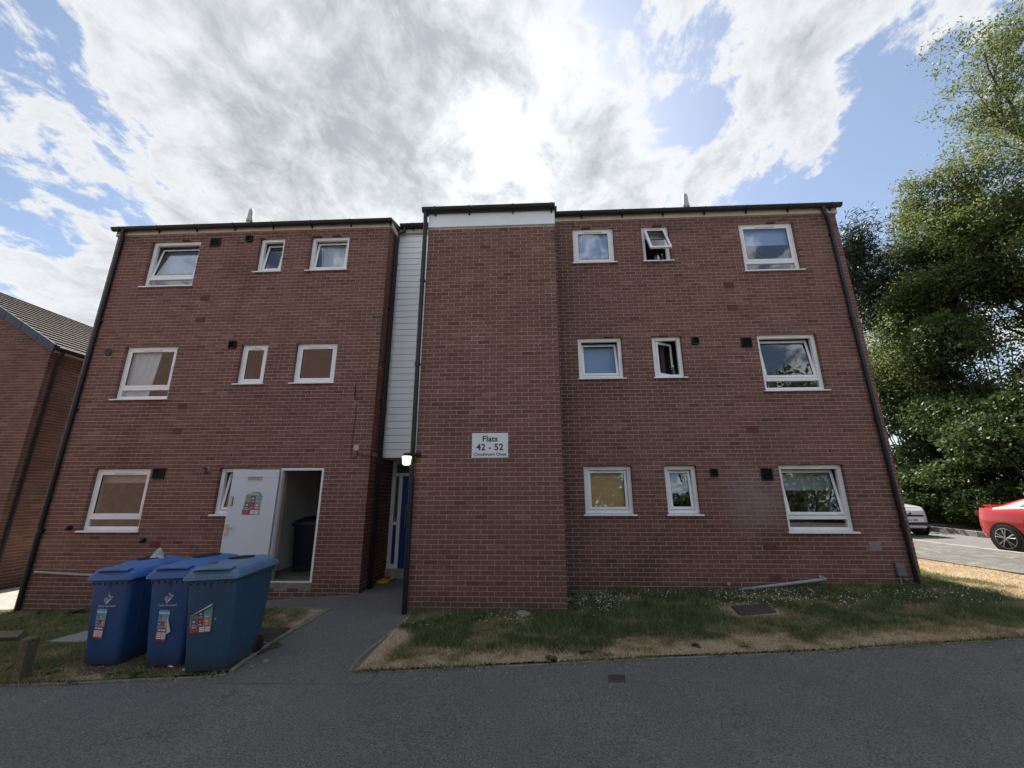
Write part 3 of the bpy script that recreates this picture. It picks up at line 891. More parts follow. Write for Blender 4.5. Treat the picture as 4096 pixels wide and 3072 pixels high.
# fascias and soffits
for (a, b, y, z0_, z1_, mt) in ((XL0 - 0.02, XL1 + 0.015, -0.03, ZTOP - 0.012, 7.77, 'cream'), (XR0 + 0.01, XR1 + 0.03, -0.03, ZTOP - 0.012, 7.77, 'cream'),
                                (XT0 - 0.005, XT1 + 0.005, YT - 0.02, 6.705, 7.06, 'white_board'), (XL1 + 0.02, XT0 + 0.03, 0.52, 7.80, 7.96, 'cream')):
    mb = MB(); mb.box(a, b, y, y + 0.028 + (0.01 if mt == 'cream' else 0), z0_, z1_)
    fpart(mb, 'fascia', mt, bevel=0.003)
mb = MB(); mb.box(XT0 + 0.006, XT1 - 0.006, YT + 0.01, -0.0, 6.74, 7.0); fpart(mb, 'tower_head', 'white_board')
mb = MB(); mb.box(XL1 + 0.004, XL1 + 0.055, -0.02, 0.56, 7.60, 7.74); mb.box(XR1 + 0.004, XR1 + 0.04, -0.02, 8.0, 7.58, 7.72); mb.box(XL0 - 0.04, XL0 - 0.004, -0.02, 8.0, 7.58, 7.72)
fpart(mb, 'bargeboard', 'cream')


def gutter(x0, x1, y, ztop, brackets, unions=()):
    """half-round gutter with end stops, brackets and union clips"""
    mb = MB(); r = 0.064; n = 10; th = 0.004
    def ring(x, rr):
        return [(x, y - rr * math.cos(math.pi * j / n), ztop - rr * 1.15 * math.sin(math.pi * j / n)) for j in range(n + 1)]
    o0, o1, i0, i1 = ring(x0, r), ring(x1, r), ring(x0, r - th), ring(x1, r - th)
    mb.loft([o0, o1], False, False, False); mb.loft([i1, i0], False, False, False)
    mb.poly(o0); mb.poly(o1[::-1])
    for a, b in ((o0, i0), (o0, i0)): pass
    mb.tube([(x0, y - r, ztop), (x1, y - r, ztop)], 0.006, 6)
    gt = fpart(mb, 'gutter', 'black_gutter', smooth=True)
    mb = MB()
    for x in brackets:
        mb.box(x - 0.014, x + 0.014, y - 0.062, y + 0.062, ztop - 0.078, ztop - 0.068)
        mb.box(x - 0.014, x + 0.014, y + 0.035, y + 0.06, ztop - 0.125, ztop - 0.05)
        mb.box(x - 0.012, x + 0.012, y - 0.066, y - 0.054, ztop - 0.06, ztop + 0.016)
    for x in unions: 
        mb.loft([[(p[0], p[1], p[2]) for p in ring(x - 0.03, r + 0.004)], ring(x + 0.03, r + 0.004)], False, False, False)
    mb.build('gutter_bracket', 'black_gutter', gt)
    return gt


gutter(XL0 - 0.07, XL1 + 0.09, -0.092, 7.735, [-9.3 + 0.92 * i for i in range(8)], (-7.9, -6.0, -4.2))
gutter(XR0 + 0.0, XR1 + 0.09, -0.092, 7.755, [1.5 + 0.9 * i for i in range(7)], (2.6, 4.6, 6.3))
gutter(XT0 - 0.12, XT1 + 0.01, YT - 0.083, 7.075, [-1.52, -0.85, 0.0, 0.75], (-0.2,))
gutter(XL1 + 0.08, XT0 - 0.02, 0.455, 7.985, [-2.5, -1.9])


def downpipe(pts, clips, r=0.034, toward=(0, 1, 0), mat='black_plastic', name='downpipe'):
    mb = MB(); mb.tube(pts, r, 10)
    o = fpart(mb, name, mat, smooth=True)
    tv = Vector(toward)
    for (x, y, z, w) in clips:
        mb = MB(); mb.tube([(x, y, z - 0.03), (x, y, z + 0.03)], r * 1.22, 10)
        c = Vector((x, y, z)) + tv * (r + w / 2)
        ax = abs(toward[0]) > 0.5
        mb.box(c.x - (w / 2 if ax else 0.05), c.x + (w / 2 if ax else 0.05), c.y - (0.05 if ax else w / 2), c.y + (0.05 if ax else w / 2), z - 0.015, z + 0.015)
        mb.build('pipe_clip', mat, o)
    return o


def dpipe_z(x, y): return g(x, y) - 0.03


downpipe([(-9.22, -0.10, 7.68), (-9.22, -0.10, 7.60), (-9.25, -0.055, 7.46), (-9.26, -0.05, 7.3), (-9.30, -0.05, dpipe_z(-9.3, 0))], [(-9.265, -0.05, z, 0.016) for z in (7.1, 5.4, 3.4, 1.0)], 0.042)
downpipe([(6.72, -0.10, 7.70), (6.72, -0.10, 7.58), (6.79, -0.06, 7.44), (6.82, -0.05, 7.36), (6.82, -0.05, 7.1), (6.895, -0.05, dpipe_z(6.9, 0))],
         [(6.825, -0.05, 7.05, 0.016), (6.845, -0.05, 5.1, 0.016), (6.87, -0.05, 3.0, 0.016), (6.885, -0.05, 1.1, 0.016)], 0.04)
downpipe([(XT0 - 0.055, YT - 0.083, 7.02), (XT0 - 0.055, YT - 0.07, 6.9), (XT0 - 0.055, YT - 0.045, 6.75), (XT0 - 0.05, YT - 0.04, 4.0), (XT0 - 0.03, YT - 0.04, dpipe_z(XT0, YT))],
         [(XT0 - 0.052, YT - 0.04, z, 0.012) for z in (5.55, 3.9, 1.2)], 0.04)
downpipe([(-2.70, 0.455, 7.94), (-2.70, 0.455, 7.80), (-2.835, 0.44, 7.72), (-2.835, 0.44, 7.55), (-2.835, 0.44, dpipe_z(-2.84, 0.44))],
         [(-2.835, 0.44, z, 0.016) for z in (6.9, 4.6, 3.4, 1.7)], 0.034, (-1, 0, 0))
downpipe([(-2.842, 0.34, 7.62), (-2.842, 0.34, dpipe_z(-2.84, 0.36))], [(-2.842, 0.34, z, 0.016) for z in (5.7, 3.6)], 0.022, (-1, 0, 0))

# white weatherboard between left wing and stair tower: each board a piece
mb = MB(); mb.box(XL1 - 0.002, XT0 + 0.02, 0.60, 0.70, 2.435, 7.90)
clad = fpart(mb, 'cladding', 'white_board')
bm_ = MB(); Wd = XT0 - XL1 - 0.004
bm_.loft([[(0, 0, 0), (0, -0.012, 0.004), (0, -0.002, 0.148), (0, 0.012, 0.148)], [(Wd, 0, 0), (Wd, -0.012, 0.004), (Wd, -0.002, 0.148), (Wd, 0.012, 0.148)]])
bme = bm_.mesh('board', 'white_board')
for i in range(36):
    o = bpy.data.objects.new('board', bme); COL.objects.link(o); o.parent = clad
    o.location = (XL1 + 0.002, 0.588, 2.425 + 0.152 * i)
mb = MB(); mb.box(XL1 + 0.0, XL1 + 0.03, 0.555, 0.60, 2.42, 7.88); mb.box(XT0 - 0.03, XT0, 0.555, 0.60, 2.42, 7.88)
fpart(mb, 'corner_trim', 'white_board')
mb = MB(); mb.box(XL1 - 0.1, XT0 + 0.01, 0.575, 1.9, 2.405, 2.425); fpart(mb, 'soffit', 'white_board')

# main entrance at the back of the porch
ent = MB()
ent.box(-2.885, -2.80, 1.40, 1.47, 0.11, 2.405); ent.box(-2.80, -1.66, 1.40, 1.47, 2.33, 2.405); ent.box(-2.80, -1.66, 1.40, 1.47, 2.06, 2.13)
ent.box(-2.72, -2.64, 1.40, 1.47, 0.11, 2.06); ent.box(-2.80, -2.72, 1.40, 1.47, 1.0, 1.07); ent.box(-2.80, -2.72, 1.40, 1.47, 0.11, 0.2); ent.box(-1.73, -1.66, 1.40, 1.47, 0.11, 2.06)
entf = fpart(ent, 'entrance_frame', 'upvc', bevel=0.004)
mb = MB(); mb.box(-2.80, -1.66, 1.43, 1.44, 2.13, 2.33); mb.box(-2.80, -2.72, 1.43, 1.44, 1.07, 2.06); mb.build('pane', 'glass', entf)
mb = MB(); mb.box(-2.80, -2.72, 1.425, 1.44, 0.2, 1.0); mb.build('panel', 'door_blue', entf)
mb = MB(); mb.box(-2.63, -1.74, 1.41, 1.45, 0.13, 2.05)
ed = fpart(mb, 'entrance_door', 'door_blue', bevel=0.004)
mb = MB(); mb.tube([(-2.52, 1.37, 0.95), (-2.52, 1.37, 1.42)], 0.014, 8); mb.box(-2.53, -2.51, 1.37, 1.41, 0.98, 1.0); mb.box(-2.53, -2.51, 1.37, 1.41, 1.37, 1.39)
mb.build('handle', 'steel', ed)
mb = MB(); mb.box(-2.3, -1.95, 1.395, 1.412, 1.1, 1.9); mb.build('glazing', 'car_glass', ed)
mb = MB(); mb.box(-2.9, -1.64, 1.33, 1.6, -0.2, 0.11); fpart(mb, 'door_step', 'concrete')
mb = MB(); mb.box(-2.95, -1.6, 1.5, 1.62, 0.1, 2.42); fpart(mb, 'hall_wall', 'room_wall')


# windows -------------------------------------------------------------
def frame_boxes(mb, x0, x1, z0, z1, y0, y1, w, wb=None, wt=None, M=None):
    wb = wb or w; wt = wt or w
    mb.box(x0, x0 + w, y0, y1, z0, z1, M); mb.box(x1 - w, x1, y0, y1, z0, z1, M)
    mb.box(x0 + w, x1 - w, y0, y1, z0, z0 + wb, M); mb.box(x0 + w, x1 - w, y0, y1, z1 - wt, z1, M)


def window(x0, x1, z0, z1, large=False, mode='closed', ang=0.0, lab=None):
    zs = z0 + 0.028                      # top of the sill board
    fw = 0.076
    mb = MB()
    yf0, yf1 = 0.074, 0.144
    g_ = 0.003
    frame_boxes(mb, x0 + g_, x1 - g_, zs, z1 - g_, yf0, yf1, fw, 0.062, 0.07)
    zb = zs + 0.062; zt = z1 - g_ - 0.07; xa, xb = x0 + g_ + fw, x1 - g_ - fw
    if large:
        mb.box(xa, xb, yf0, yf1, zb + 0.135, zb + 0.20)
    w = fpart(mb, 'window', 'upvc', bevel=0.005)
    if lab: w['label'] = lab
    mb = MB(); mb.loft([[(x0 - 0.035, -0.048, z0 - 0.012), (x0 - 0.035, -0.001, z0 - 0.008), (x0 - 0.035, -0.001, z0 + 0.020), (x0 - 0.035, -0.048, z0 + 0.014)],
                        [(x1 + 0.035, -0.048, z0 - 0.012), (x1 + 0.035, -0.001, z0 - 0.008), (x1 + 0.035, -0.001, z0 + 0.020), (x1 + 0.035, -0.048, z0 + 0.014)]])
    mb.loft([[(x0 + .002, -0.0012, z0 + .001), (x0 + .002, 0.15, z0 + .001), (x0 + .002, 0.15, z0 + .0275), (x0 + .002, -0.0012, z0 + .0195)], [(x1 - .002, -0.0012, z0 + .001), (x1 - .002, 0.15, z0 + .001), (x1 - .002, 0.15, z0 + .0275), (x1 - .002, -0.0012, z0 + .0195)]])
    s_ = mb.build('sill', 'upvc_sill', w, bevel=0.004)
    if large:
        mb = MB(); mb.poly([(xa, 0.108, zb), (xb, 0.108, zb), (xb, 0.108, zb + 0.135), (xa, 0.108, zb + 0.135)]); mb.build('pane', 'glass', w)
        zb = zb + 0.20
    # opening sash
    gp = 0.006
    X0, X1, ZB, ZT = xa + gp - 0.012, xb - gp + 0.012, zb + gp - 0.012, zt - gp + 0.012
    yy0, yy1 = 0.067, 0.097
    if mode == 'closed': M = Matrix.Identity(4)
    elif mode == 'tilt':
        X0, X1, ZB, ZT = xa + gp, xb - gp, zb + gp, zt - gp; yy0, yy1 = 0.088, 0.132
        M = Matrix.Translation((0, 0.132, ZB)) @ Matrix.Rotation(-R_(ang), 4, 'X') @ Matrix.Translation((0, -0.132, -ZB))
    elif mode == 'tophung':
        yy0, yy1 = 0.052, 0.097
        M = Matrix.Translation((0, 0.072, ZT)) @ Matrix.Rotation(-R_(ang), 4, 'X') @ Matrix.Translation((0, -0.072, -ZT))
    elif mode == 'turn':
        X0, X1, ZB, ZT = xa + gp, xb - gp, zb + gp, zt - gp; yy0, yy1 = 0.088, 0.132
        M = Matrix.Translation((X0, 0.132, 0)) @ Matrix.Rotation(R_(ang), 4, 'Z') @ Matrix.Translation((-X0, -0.132, 0))
    mb = MB(); sw = 0.052
    frame_boxes(mb, X0, X1, ZB, ZT, yy0, yy1, sw, M=M)
    mb.build('sash', 'upvc', w, bevel=0.005)
    mb = MB(); frame_boxes(mb, X0 + sw - 0.001, X1 - sw + 0.001, ZB + sw - 0.001, ZT - sw + 0.001, yy0 + 0.006, yy1 - 0.006, 0.007, M=M)
    mb.build('gasket', 'black_plastic', w)
    mb = MB(); mb.poly([M @ Vector(p) for p in ((X0 + sw, yy0 + 0.015, ZB + sw), (X1 - sw, yy0 + 0.015, ZB + sw), (X1 - sw, yy0 + 0.015, ZT - sw), (X0 + sw, yy0 + 0.015, ZT - sw))]); mb.build('pane', 'glass', w)
    tw = min(0.42, (X1 - X0) * 0.55); cx = (X0 + X1) / 2
    mb = MB(); mb.box(cx - tw / 2, cx + tw / 2, yy0 - 0.012, yy0 - 0.001, ZT - 0.030, ZT - 0.012, M); mb.build('trickle_vent', 'trickle', w, bevel=0.003)
    return w


def WZ(fl, key): return (*WIN[key], cz(35 * fl + (-4 if key in ('lw', 'W') else 0)), cz(35 * fl + 12))


window(*WZ(2, 'lw'), True, 'tilt', 9.5); window(*WZ(2, 'lb'), False, 'tilt', 9); window(*WZ(2, 'la'), False, 'tilt', 7)
window(*WZ(1, 'lw'), True); window(*WZ(1, 'lb')); window(*WZ(1, 'la'))
window(*WZ(0, 'lw'), True); window(*WZ(0, 'lb'), False, 'tilt', 9)
window(*WZ(2, 'A')); window(*WZ(2, 'B'), False, 'tophung', 27, 'top hung window propped wide open'); window(*WZ(2, 'W'), True)
window(*WZ(1, 'A'), False, 'tilt', 10); window(*WZ(1, 'B'), False, 'turn', 28, 'narrow window swung inwards'); window(*WZ(1, 'W'), True, 'tilt', 8)
window(*WZ(0, 'A'), False, 'tilt', 2.0); window(*WZ(0, 'B'), False, 'tilt', 5.0); window(*WZ(0, 'W'), True, 'tilt', 9)

# black frame reveals weep slots above the windows
mb_w = MB(); mb_w.box(-0.006, 0.006, -0.004, 0.02, -0.032, 0.032); wme = mb_w.mesh('weep_vent', 'dark_hole')
for (x, c) in [(1.345, 15.5), (2.031, 15.5), (2.955, 15.5), (3.411, 15.5), (1.454, 50.5), (1.91, 50.5), (3.055, 50.5), (5.221, 15.5), (5.905, 15.5), (-5.61, 50.5),
               (-4.486, 50.5), (-4.025, 50.5), (-5.718, 15.5), (-5.484, 15.5), (-4.357, 15.5), (-3.909, 15.5), (-8.423, 15.5), (-7.515, 15.5), (5.101, 50.5), (6.001, 50.5), (-8.548, 50.5)]:
    o = bpy.data.objects.new('weep_vent', wme); COL.objects.link(o); o.parent = flats; o.location = (x, 0, cz(c) + 0.5)


def louvre(x0, x1, z0, z1, mat, slats, name='vent', dep=0.03):
    mb = MB(); w, h = x1 - x0, z1 - z0
    frame_boxes(mb, x0, x1, z0, z1, -dep, 0.03, 0.012)
    mb.box(x0 + 0.012, x1 - 0.012, -0.004, 0.02, z0 + 0.012, z1 - 0.012)
    for i in range(slats):
        z = z0 + 0.012 + (h - 0.024) * (i + 0.5) / slats; t_ = (h - 0.024) / slats * 0.42
        mb.loft([[(x0 + 0.012, -dep, z - t_), (x0 + 0.012, -dep, z - t_ + 0.004), (x0 + 0.012, -0.003, z + t_), (x0 + 0.012, -0.003, z + t_ - 0.004)],
                 [(x1 - 0.012, -dep, z - t_), (x1 - 0.012, -dep, z - t_ + 0.004), (x1 - 0.012, -0.003, z + t_), (x1 - 0.012, -0.003, z + t_ - 0.004)]])
    return fpart(mb, name, mat)


for a in [(-7.10, -6.86, 7.225, 7.44), (-7.27, -7.03, 1.965, 2.18), (4.59, 4.79, 4.51, 4.725), (4.58, 4.775, 1.895, 2.115)]:
    louvre(*a, 'black_plastic', 8)
for a in [(-6.25, -6.10, 7.325, 7.475), (-6.185, -6.03, 4.71, 4.865), (3.605, 3.735, 4.60, 4.75), (3.65, 3.775, 1.97, 2.11)]:
    louvre(*a, 'black_plastic', 3, dep=0.05)


def airbrick(x, c, mat='terracotta_vent'):
    z0_, z1_ = cz(c - 1) + 0.004, cz(c + 1) - 0.004; x0, x1 = x - 0.107, x + 0.107
    mb = MB(); mb.box(x0, x1, -0.001, 0.05, z0_, z1_)
    for i in range(5):
        z = z0_ + 0.02 + i * (z1_ - z0_ - 0.04) / 4
        mb.box(x0 + 0.008, x1 - 0.008, -0.009, 0.0, z - 0.007, z + 0.007)
    for i in range(7):
        xx = x0 + 0.012 + i * (0.19 / 6); mb.box(xx - 0.004, xx + 0.004, -0.006, 0.0, z0_ + 0.008, z1_ - 0.008)
    return fpart(mb, 'air_brick', mat)


for (x, c, mt) in [(-6.967, 62, 'terracotta_vent'), (-6.965, 55, 'terracotta_vent'), (-6.975, 29, 'terracotta_vent'), (-6.965, 22, 'terracotta_vent'), (-6.94, -7, 'terracotta_vent'),
                   (4.52, 62, 'terracotta_vent'), (4.523, 55, 'terracotta_vent'), (4.55, 21, 'terracotta_vent'), (4.54, -7, 'terracotta_vent'), (4.545, -14, 'terracotta_vent'), (6.356, -7, 'grey_vent')]:
    airbrick(x, c, mt)
# round vents, a flue terminal and old pipe stubs
mb = MB(); mb.tube([(-8.9, 0.02, 4.676), (-8.9, -0.02, 4.676)], 0.083, 18)
for i in range(4): mb.box(-8.96, -8.84, -0.026, -0.019, 4.62 + i * 0.034, 4.632 + i * 0.034)
fpart(mb, 'round_vent', 'iron', smooth=True)
mb = MB(); mb.tube([(-6.165, 0.02, 2.136), (-6.165, -0.07, 2.136)], 0.062, 18, cap=False); mb.tube([(-6.165, -0.07, 2.136), (-6.165, 0.01, 2.136)], 0.05, 18, cap=False)
fpart(mb, 'flue_terminal', 'grey_plastic', smooth=True)
for (x, z) in ((-8.72, 1.052), (-7.168, 0.83)):
    mb = MB(); mb.tube([(x, 0.01, z), (x, -0.05, z), (x + 0.01, -0.065, z - 0.03)], 0.042, 10); fpart(mb, 'pipe_stub', 'black_plastic', smooth=True)
mb = MB(); mb.tube([(-9.19, 0.0, 0.258), (-9.17, -0.035, 0.255), (-7.0, -0.04, 0.16), (-6.95, -0.04, 0.05), (-6.94, -0.04, -0.5)], 0.022, 8)
fpart(mb, 'waste_pipe', 'grey_plastic', smooth=True)
mb = MB(); mb.tube([(5.30, 0.0, 0.245), (5.33, -0.04, 0.24), (5.34, -0.05, 0.215), (3.95, -0.06, 0.05), (3.85, -0.06, 0.03), (3.80, -0.06, -0.15)], 0.026, 8)
fpart(mb, 'waste_pipe', 'grey_plastic', smooth=True)
mb = MB(); mb.tube([(5.31, -0.045, 0.245), (5.355, -0.045, 0.21)], 0.034, 8); fpart(mb, 'pipe_elbow', 'grey_plastic', smooth=True)
mb = MB(); mb.tube([(3.72, 0.01, 0.13), (3.72, -0.03, 0.13)], 0.03, 8); fpart(mb, 'pipe_stub', 'grey_plastic')
# boiler flues on the roof
for (x, yb_) in ((-7.24, 1.2), (4.385, 1.2)):
    mb = MB(); mb.tube([(x, yb_, 7.9), (x, yb_, 8.80)], 0.058, 14); mb.tube([(x, yb_, 8.80), (x, yb_, 8.86)], 0.082, 14)
    mb.tube([(x, yb_, 8.86), (x, yb_, 9.13), (x, yb_, 9.20)], [0.066, 0.062, 0.03], 14)
    fpart(mb, 'roof_flue', 'galv', smooth=True)
# mortar scars and nail marks left on the face of the tower
# store door: frame, open leaf, step
mb = MB()
frame_boxes(mb, DOOR[0] + 0.003, DOOR[1] - 0.003, 0.09, cz(12) - 0.003, 0.01, 0.10, 0.045, 0.01, 0.05)
fpart(mb, 'door_frame', 'white_paint', bevel=0.003)
mb = MB(); mb.box(DOOR[0] + 0.003, DOOR[1] - 0.003, 0.0, 0.30, -0.05, 0.088); fpart(mb, 'threshold', 'concrete_old')
leafM = Matrix.Translation((-4.645, -0.03, 0.10)) @ Matrix.Rotation(R_(188.5), 4, 'Z')
LW, LH = 0.85, 2.035
# leaf local: x from hinge 0..LW, outside face (seen) at +y after rotation
mb = MB(); mb.box(0, LW, 0.0, 0.045, 0, LH, leafM); leaf = fpart(mb, 'store_door', 'door_grey', bevel=0.003)
leaf['label'] = 'pale grey steel door standing open'
mb = MB(); mb.box(0.004, LW - 0.004, 0.0455, 0.047, LH - 0.158, LH - 0.156, leafM); mb.build('panel_seam', 'meter_grey', leaf)
mb = MB(); frame_boxes(mb, 0.30, 0.56, LH - 0.20, LH - 0.13, 0.046, 0.056, 0.012, M=leafM)
for i in range(5): mb.box(0.312, 0.548, 0.046, 0.053, LH - 0.185 + i * 0.010, LH - 0.181 + i * 0.010, leafM)
mb.build('door_grille', 'box_beige', leaf)
mb = MB(); mb.box(LW - 0.075, LW - 0.028, 0.0455, 0.056, 0.83, 1.02, leafM); mb.tube([leafM @ Vector((LW - 0.05, 0.05, 0.97)), leafM @ Vector((LW - 0.05, 0.095, 0.97)), leafM @ Vector((LW - 0.17, 0.095, 0.965))], 0.010, 8)
mb.build('handle', 'steel', leaf, smooth=True)
mb = MB(); mb.box(LW - 0.085, LW - 0.035, 0.0455, 0.062, 1.36, 1.53, leafM); lk = mb.build('lock_plate', 'black_plastic', leaf, bevel=0.01)
mb = MB(); mb.box(LW - 0.078, LW - 0.042, 0.0625, 0.066, 1.37, 1.52, leafM); mb.tube([leafM @ Vector((LW - 0.06, 0.066, 1.43)), leafM @ Vector((LW - 0.06, 0.085, 1.43))], 0.018, 10); mb.build('keypad', 'steel', leaf, bevel=0.004)

# dark corner and faint traces: small mortar dabs on the tower face
mb_d = MB()
for (x, z) in [(-1.02, 3.77), (-0.12, 3.79), (0.48, 3.78), (-0.84, 4.22), (0.45, 4.24), (-1.1, 0.42), (0.36, 0.43), (-0.5, 4.62)]:
    n = 7; r = random.uniform(0.008, 0.013)
    mb_d.loft([[(x + r * math.cos(6.283 * j / n), YT - 0.0005, z + r * 1.3 * math.sin(6.283 * j / n)) for j in range(n)],
               [(x + r * 0.5 * math.cos(6.283 * j / n), YT - 0.006, z + r * 0.6 * math.sin(6.283 * j / n)) for j in range(n)]], False, True, flip=True)
fpart(mb_d, 'mortar_dab', 'mortar')

# ------------------------------------------------------------------ things fixed to or behind the facade
# name board on the tower
s_root = empty('name_board', (-0.40, YT - 0.005, 2.455)); tag(s_root, 'white sign reading Flats 42 - 52 on the brick stair tower', 'sign')
mb = MB(); mb.box(-0.305, 0.305, -0.006, 0.003, -0.205, 0.205); mb.build('board', 'sign_white', s_root, bevel=0.002)
for (txt, sz, z, b) in (('Flats', 0.135, 0.105, 0.003), ('42 - 52', 0.150, -0.035, 0.003), ('Cloudwood Close', 0.070, -0.150, 0.0012)):
    me = text_mesh(txt, sz, 'dark_print', bold=b, space=1.05)
    mesh_obj('lettering', me, s_root, (0, -0.0085, z))
for x in (-0.28, 0.28):
    mb = MB(); mb.tube([(x, -0.005, 0.0), (x, -0.010, 0.0)], 0.008, 8); mb.build('screw', 'steel', s_root)

# bulkhead lamp on the corner of the tower
l_root = empty('wall_lamp', (XT0 + 0.05, YT - 0.006, 2.30)); tag(l_root, 'lit opal lamp on a black bracket beside the tower downpipe', 'lamp')
mb = MB(); mb.tube([(0.02, 0.0, 0.0), (0.0, -0.02, 0.0), (-0.10, -0.13, 0.005), (-0.15, -0.16, 0.0)], [0.036, 0.034, 0.026, 0.03], 10)
mb.build('bracket', 'black_plastic', l_root, smooth=True)
mb = MB(); mb.tube([(-0.15, -0.16, 0.022), (-0.15, -0.16, -0.03)], [0.05, 0.075], 16); mb.build('cap', 'black_plastic', l_root, smooth=True)
mb = MB(); mb.tube([(-0.15, -0.16, -0.031), (-0.15, -0.16, -0.06), (-0.15, -0.16, -0.16), (-0.15, -0.16, -0.175)], [0.074, 0.074, 0.060, 0.045], 18); mb.build('diffuser', 'lamp_lit', l_root, smooth=True)

# aerial cable with its junction box
c_root = empty('junction_box', (-3.172, 0, 2.552)); tag(c_root, 'beige junction box on the brick wall with a loop of black cable', 'junction box')
mb = MB(); mb.box(-0.052, 0.052, -0.035, -0.001, -0.055, 0.055); mb.build('box', 'box_beige', c_root, bevel=0.008)
mb = MB(); mb.tube([(-0.10, -0.012, 0.93), (-0.085, -0.012, 0.7), (-0.10, -0.012, 0.2), (-0.105, -0.012, -0.08), (-0.09, -0.014, -0.17), (-0.045, -0.016, -0.21), (0.0, -0.014, -0.18), (0.03, -0.014, -0.13), (0.02, -0.02, -0.05)], 0.005, 6)
mb.tube([(0.03, -0.012, -0.13), (0.15, -0.012, -0.15), (0.275, -0.012, -0.155), (0.293, 0.01, -0.155), (0.293, 0.33, -0.16)], 0.005, 6)
mb.tube([(-0.15, -0.012, 1.32), (-0.148, -0.014, 1.06), (-0.10, -0.02, 1.0), (-0.10, -0.012, 0.93)], [0.009, 0.009, 0.006, 0.005], 6)
mb.build('cable', 'cable', c_root)
mb = MB(); mb.box(-0.125, -0.085, -0.006, -0.001, 0.86, 0.98); mb.build('bracket', 'terracotta_tab', c_root)

mt_root = empty('meter_box', (6.668, 0, 0.38)); tag(mt_root, 'grey meter box low on the wall beside the right downpipe', 'meter box')
mb = MB(); mb.loft([[(-0.075, -0.001, -0.11), (0.075, -0.001, -0.11), (0.075, -0.07, -0.11), (-0.075, -0.07, -0.11)], [(-0.075, -0.001, 0.11), (0.075, -0.001, 0.11), (0.075, -0.05, 0.10), (-0.075, -0.05, 0.10)]], flip=True)
mb.build('cover', 'meter_grey', mt_root, bevel=0.012)
mb = MB(); mb.tube([(-0.03, -0.03, -0.10), (-0.03, -0.03, -0.35)], 0.012, 8); mb.tube([(0.02, -0.03, -0.10), (0.04, -0.03, -0.16), (0.09, -0.02, -0.17)], 0.008, 8); mb.build('pipe', 'grey_plastic', mt_root)

# blinds and curtains behind the glass
def blind(name, x0, x1, z0, z1, y, mat, label, cat='blind', waves=0, amp=0.0, shape=None):
    mb = MB(); n = 40 if waves else 6
    rows = 8
    V = []
    for j in range(rows + 1):
        v = j / rows; row = []
        for i in range(n + 1):
            u = i / n
            a, b = (shape(v) if shape else (0, 1))
            x = x0 + (x1 - x0) * (a + (b - a) * u)
            row.append((x, y + amp * math.sin(u * waves * 6.283), z0 + (z1 - z0) * v))
        V.append(row)
    for j in range(rows):
        for i in range(n): mb.poly([V[j][i], V[j][i + 1], V[j + 1][i + 1], V[j + 1][i]])
        
    o = mb.build(name, mat, smooth=False)
    md = o.modifiers.new('thick', 'SOLIDIFY'); md.thickness = 0.004
    tag(o, label, cat)
    return o


w = WZ(2, 'A'); blind('roller_blind', w[0] + .04, w[1] - .04, w[2] + .22, w[3] - .02, .16, 'blind_sky_tint', 'pale blind almost fully drawn in the top floor window beside the tower')
w = WZ(2, 'W'); blind('roller_blind', w[0] + .04, w[1] - .04, w[2] + .72, w[3] - .02, .16, 'blind_sky_tint', 'pale blind half drawn in the large top floor window near the right downpipe')
w = WZ(1, 'A'); blind('roller_blind', w[0] + .04, w[1] - .04, w[2] + .05, w[3] - .05, .36, 'blind_sky_tint', 'pale blind covering the middle floor window beside the tower')
w = WZ(0, 'A'); blind('roller_blind', w[0] + .06, w[1] - .06, w[2] + .05, w[3] - .04, .172, 'blind_amber', 'amber blind filling the ground floor window beside the tower')
w = WZ(0, 'W'); blind('roller_blind', w[0] + .04, w[1] - .04, w[2] + .74, w[3] - .02, .38, 'blind_grey', 'grey blind half drawn in the large ground floor window near the right downpipe')
w = WZ(2, 'la'); blind('net_curtain', w[0] + .08, w[1] - .08, w[2] + .1, w[3] - .08, .30, 'net', 'white net curtain gathered in a top floor window by the white cladding', 'curtain', 7, 0.018, lambda v: (0.12 * (1 - v) + 0.02, 1 - 0.1 * (1 - v)))
w = WZ(1, 'lw'); blind('curtain', w[0] + .06, w[0] + .72, w[2] + .06, w[3] - .04, .15, 'blind_white', 'pale curtain across half of the middle floor window by the left downpipe', 'curtain', 5, 0.012, lambda v: (0, 0.86 + 0.16 * v))
w = WZ(2, 'lw'); blind('net_curtain', w[0] + .08, w[1] - .08, w[2] + .55, w[3] - .06, .36, 'blind_sky_tint', 'net curtain in the tilted top floor window by the left downpipe', 'curtain', 6, 0.012)
w = WZ(2, 'B'); blind('roller_blind', w[0] + .05, w[1] - .05, w[3] - .22, w[3] - .02, .19, 'blind_white', 'short blind at the head of the propped open window', 'blind')
w = WZ(0, 'lw'); blind('roller_blind', w[0] + .05, w[1] - .05, w[3] - .27, w[3] - .02, .17, 'timber_pale', 'brown blind rolled up in the ground floor window by the left downpipe', 'blind')


def bottle(x, y, z, h, r, mat, label, capm='white_print'):
    e = empty('bottle', (x, y, z)); tag(e, label, 'bottle')
    mb = MB(); mb.tube([(0, 0, 0), (0, 0, h * .6), (0, 0, h * .75), (0, 0, h * .85)], [r, r, r * .45, r * .4], 10); mb.build('body', mat, e, smooth=True)
    mb = MB(); mb.tube([(0, 0, h * .85), (0, 0, h)], r * .48, 10); mb.build('cap', capm, e, smooth=True)


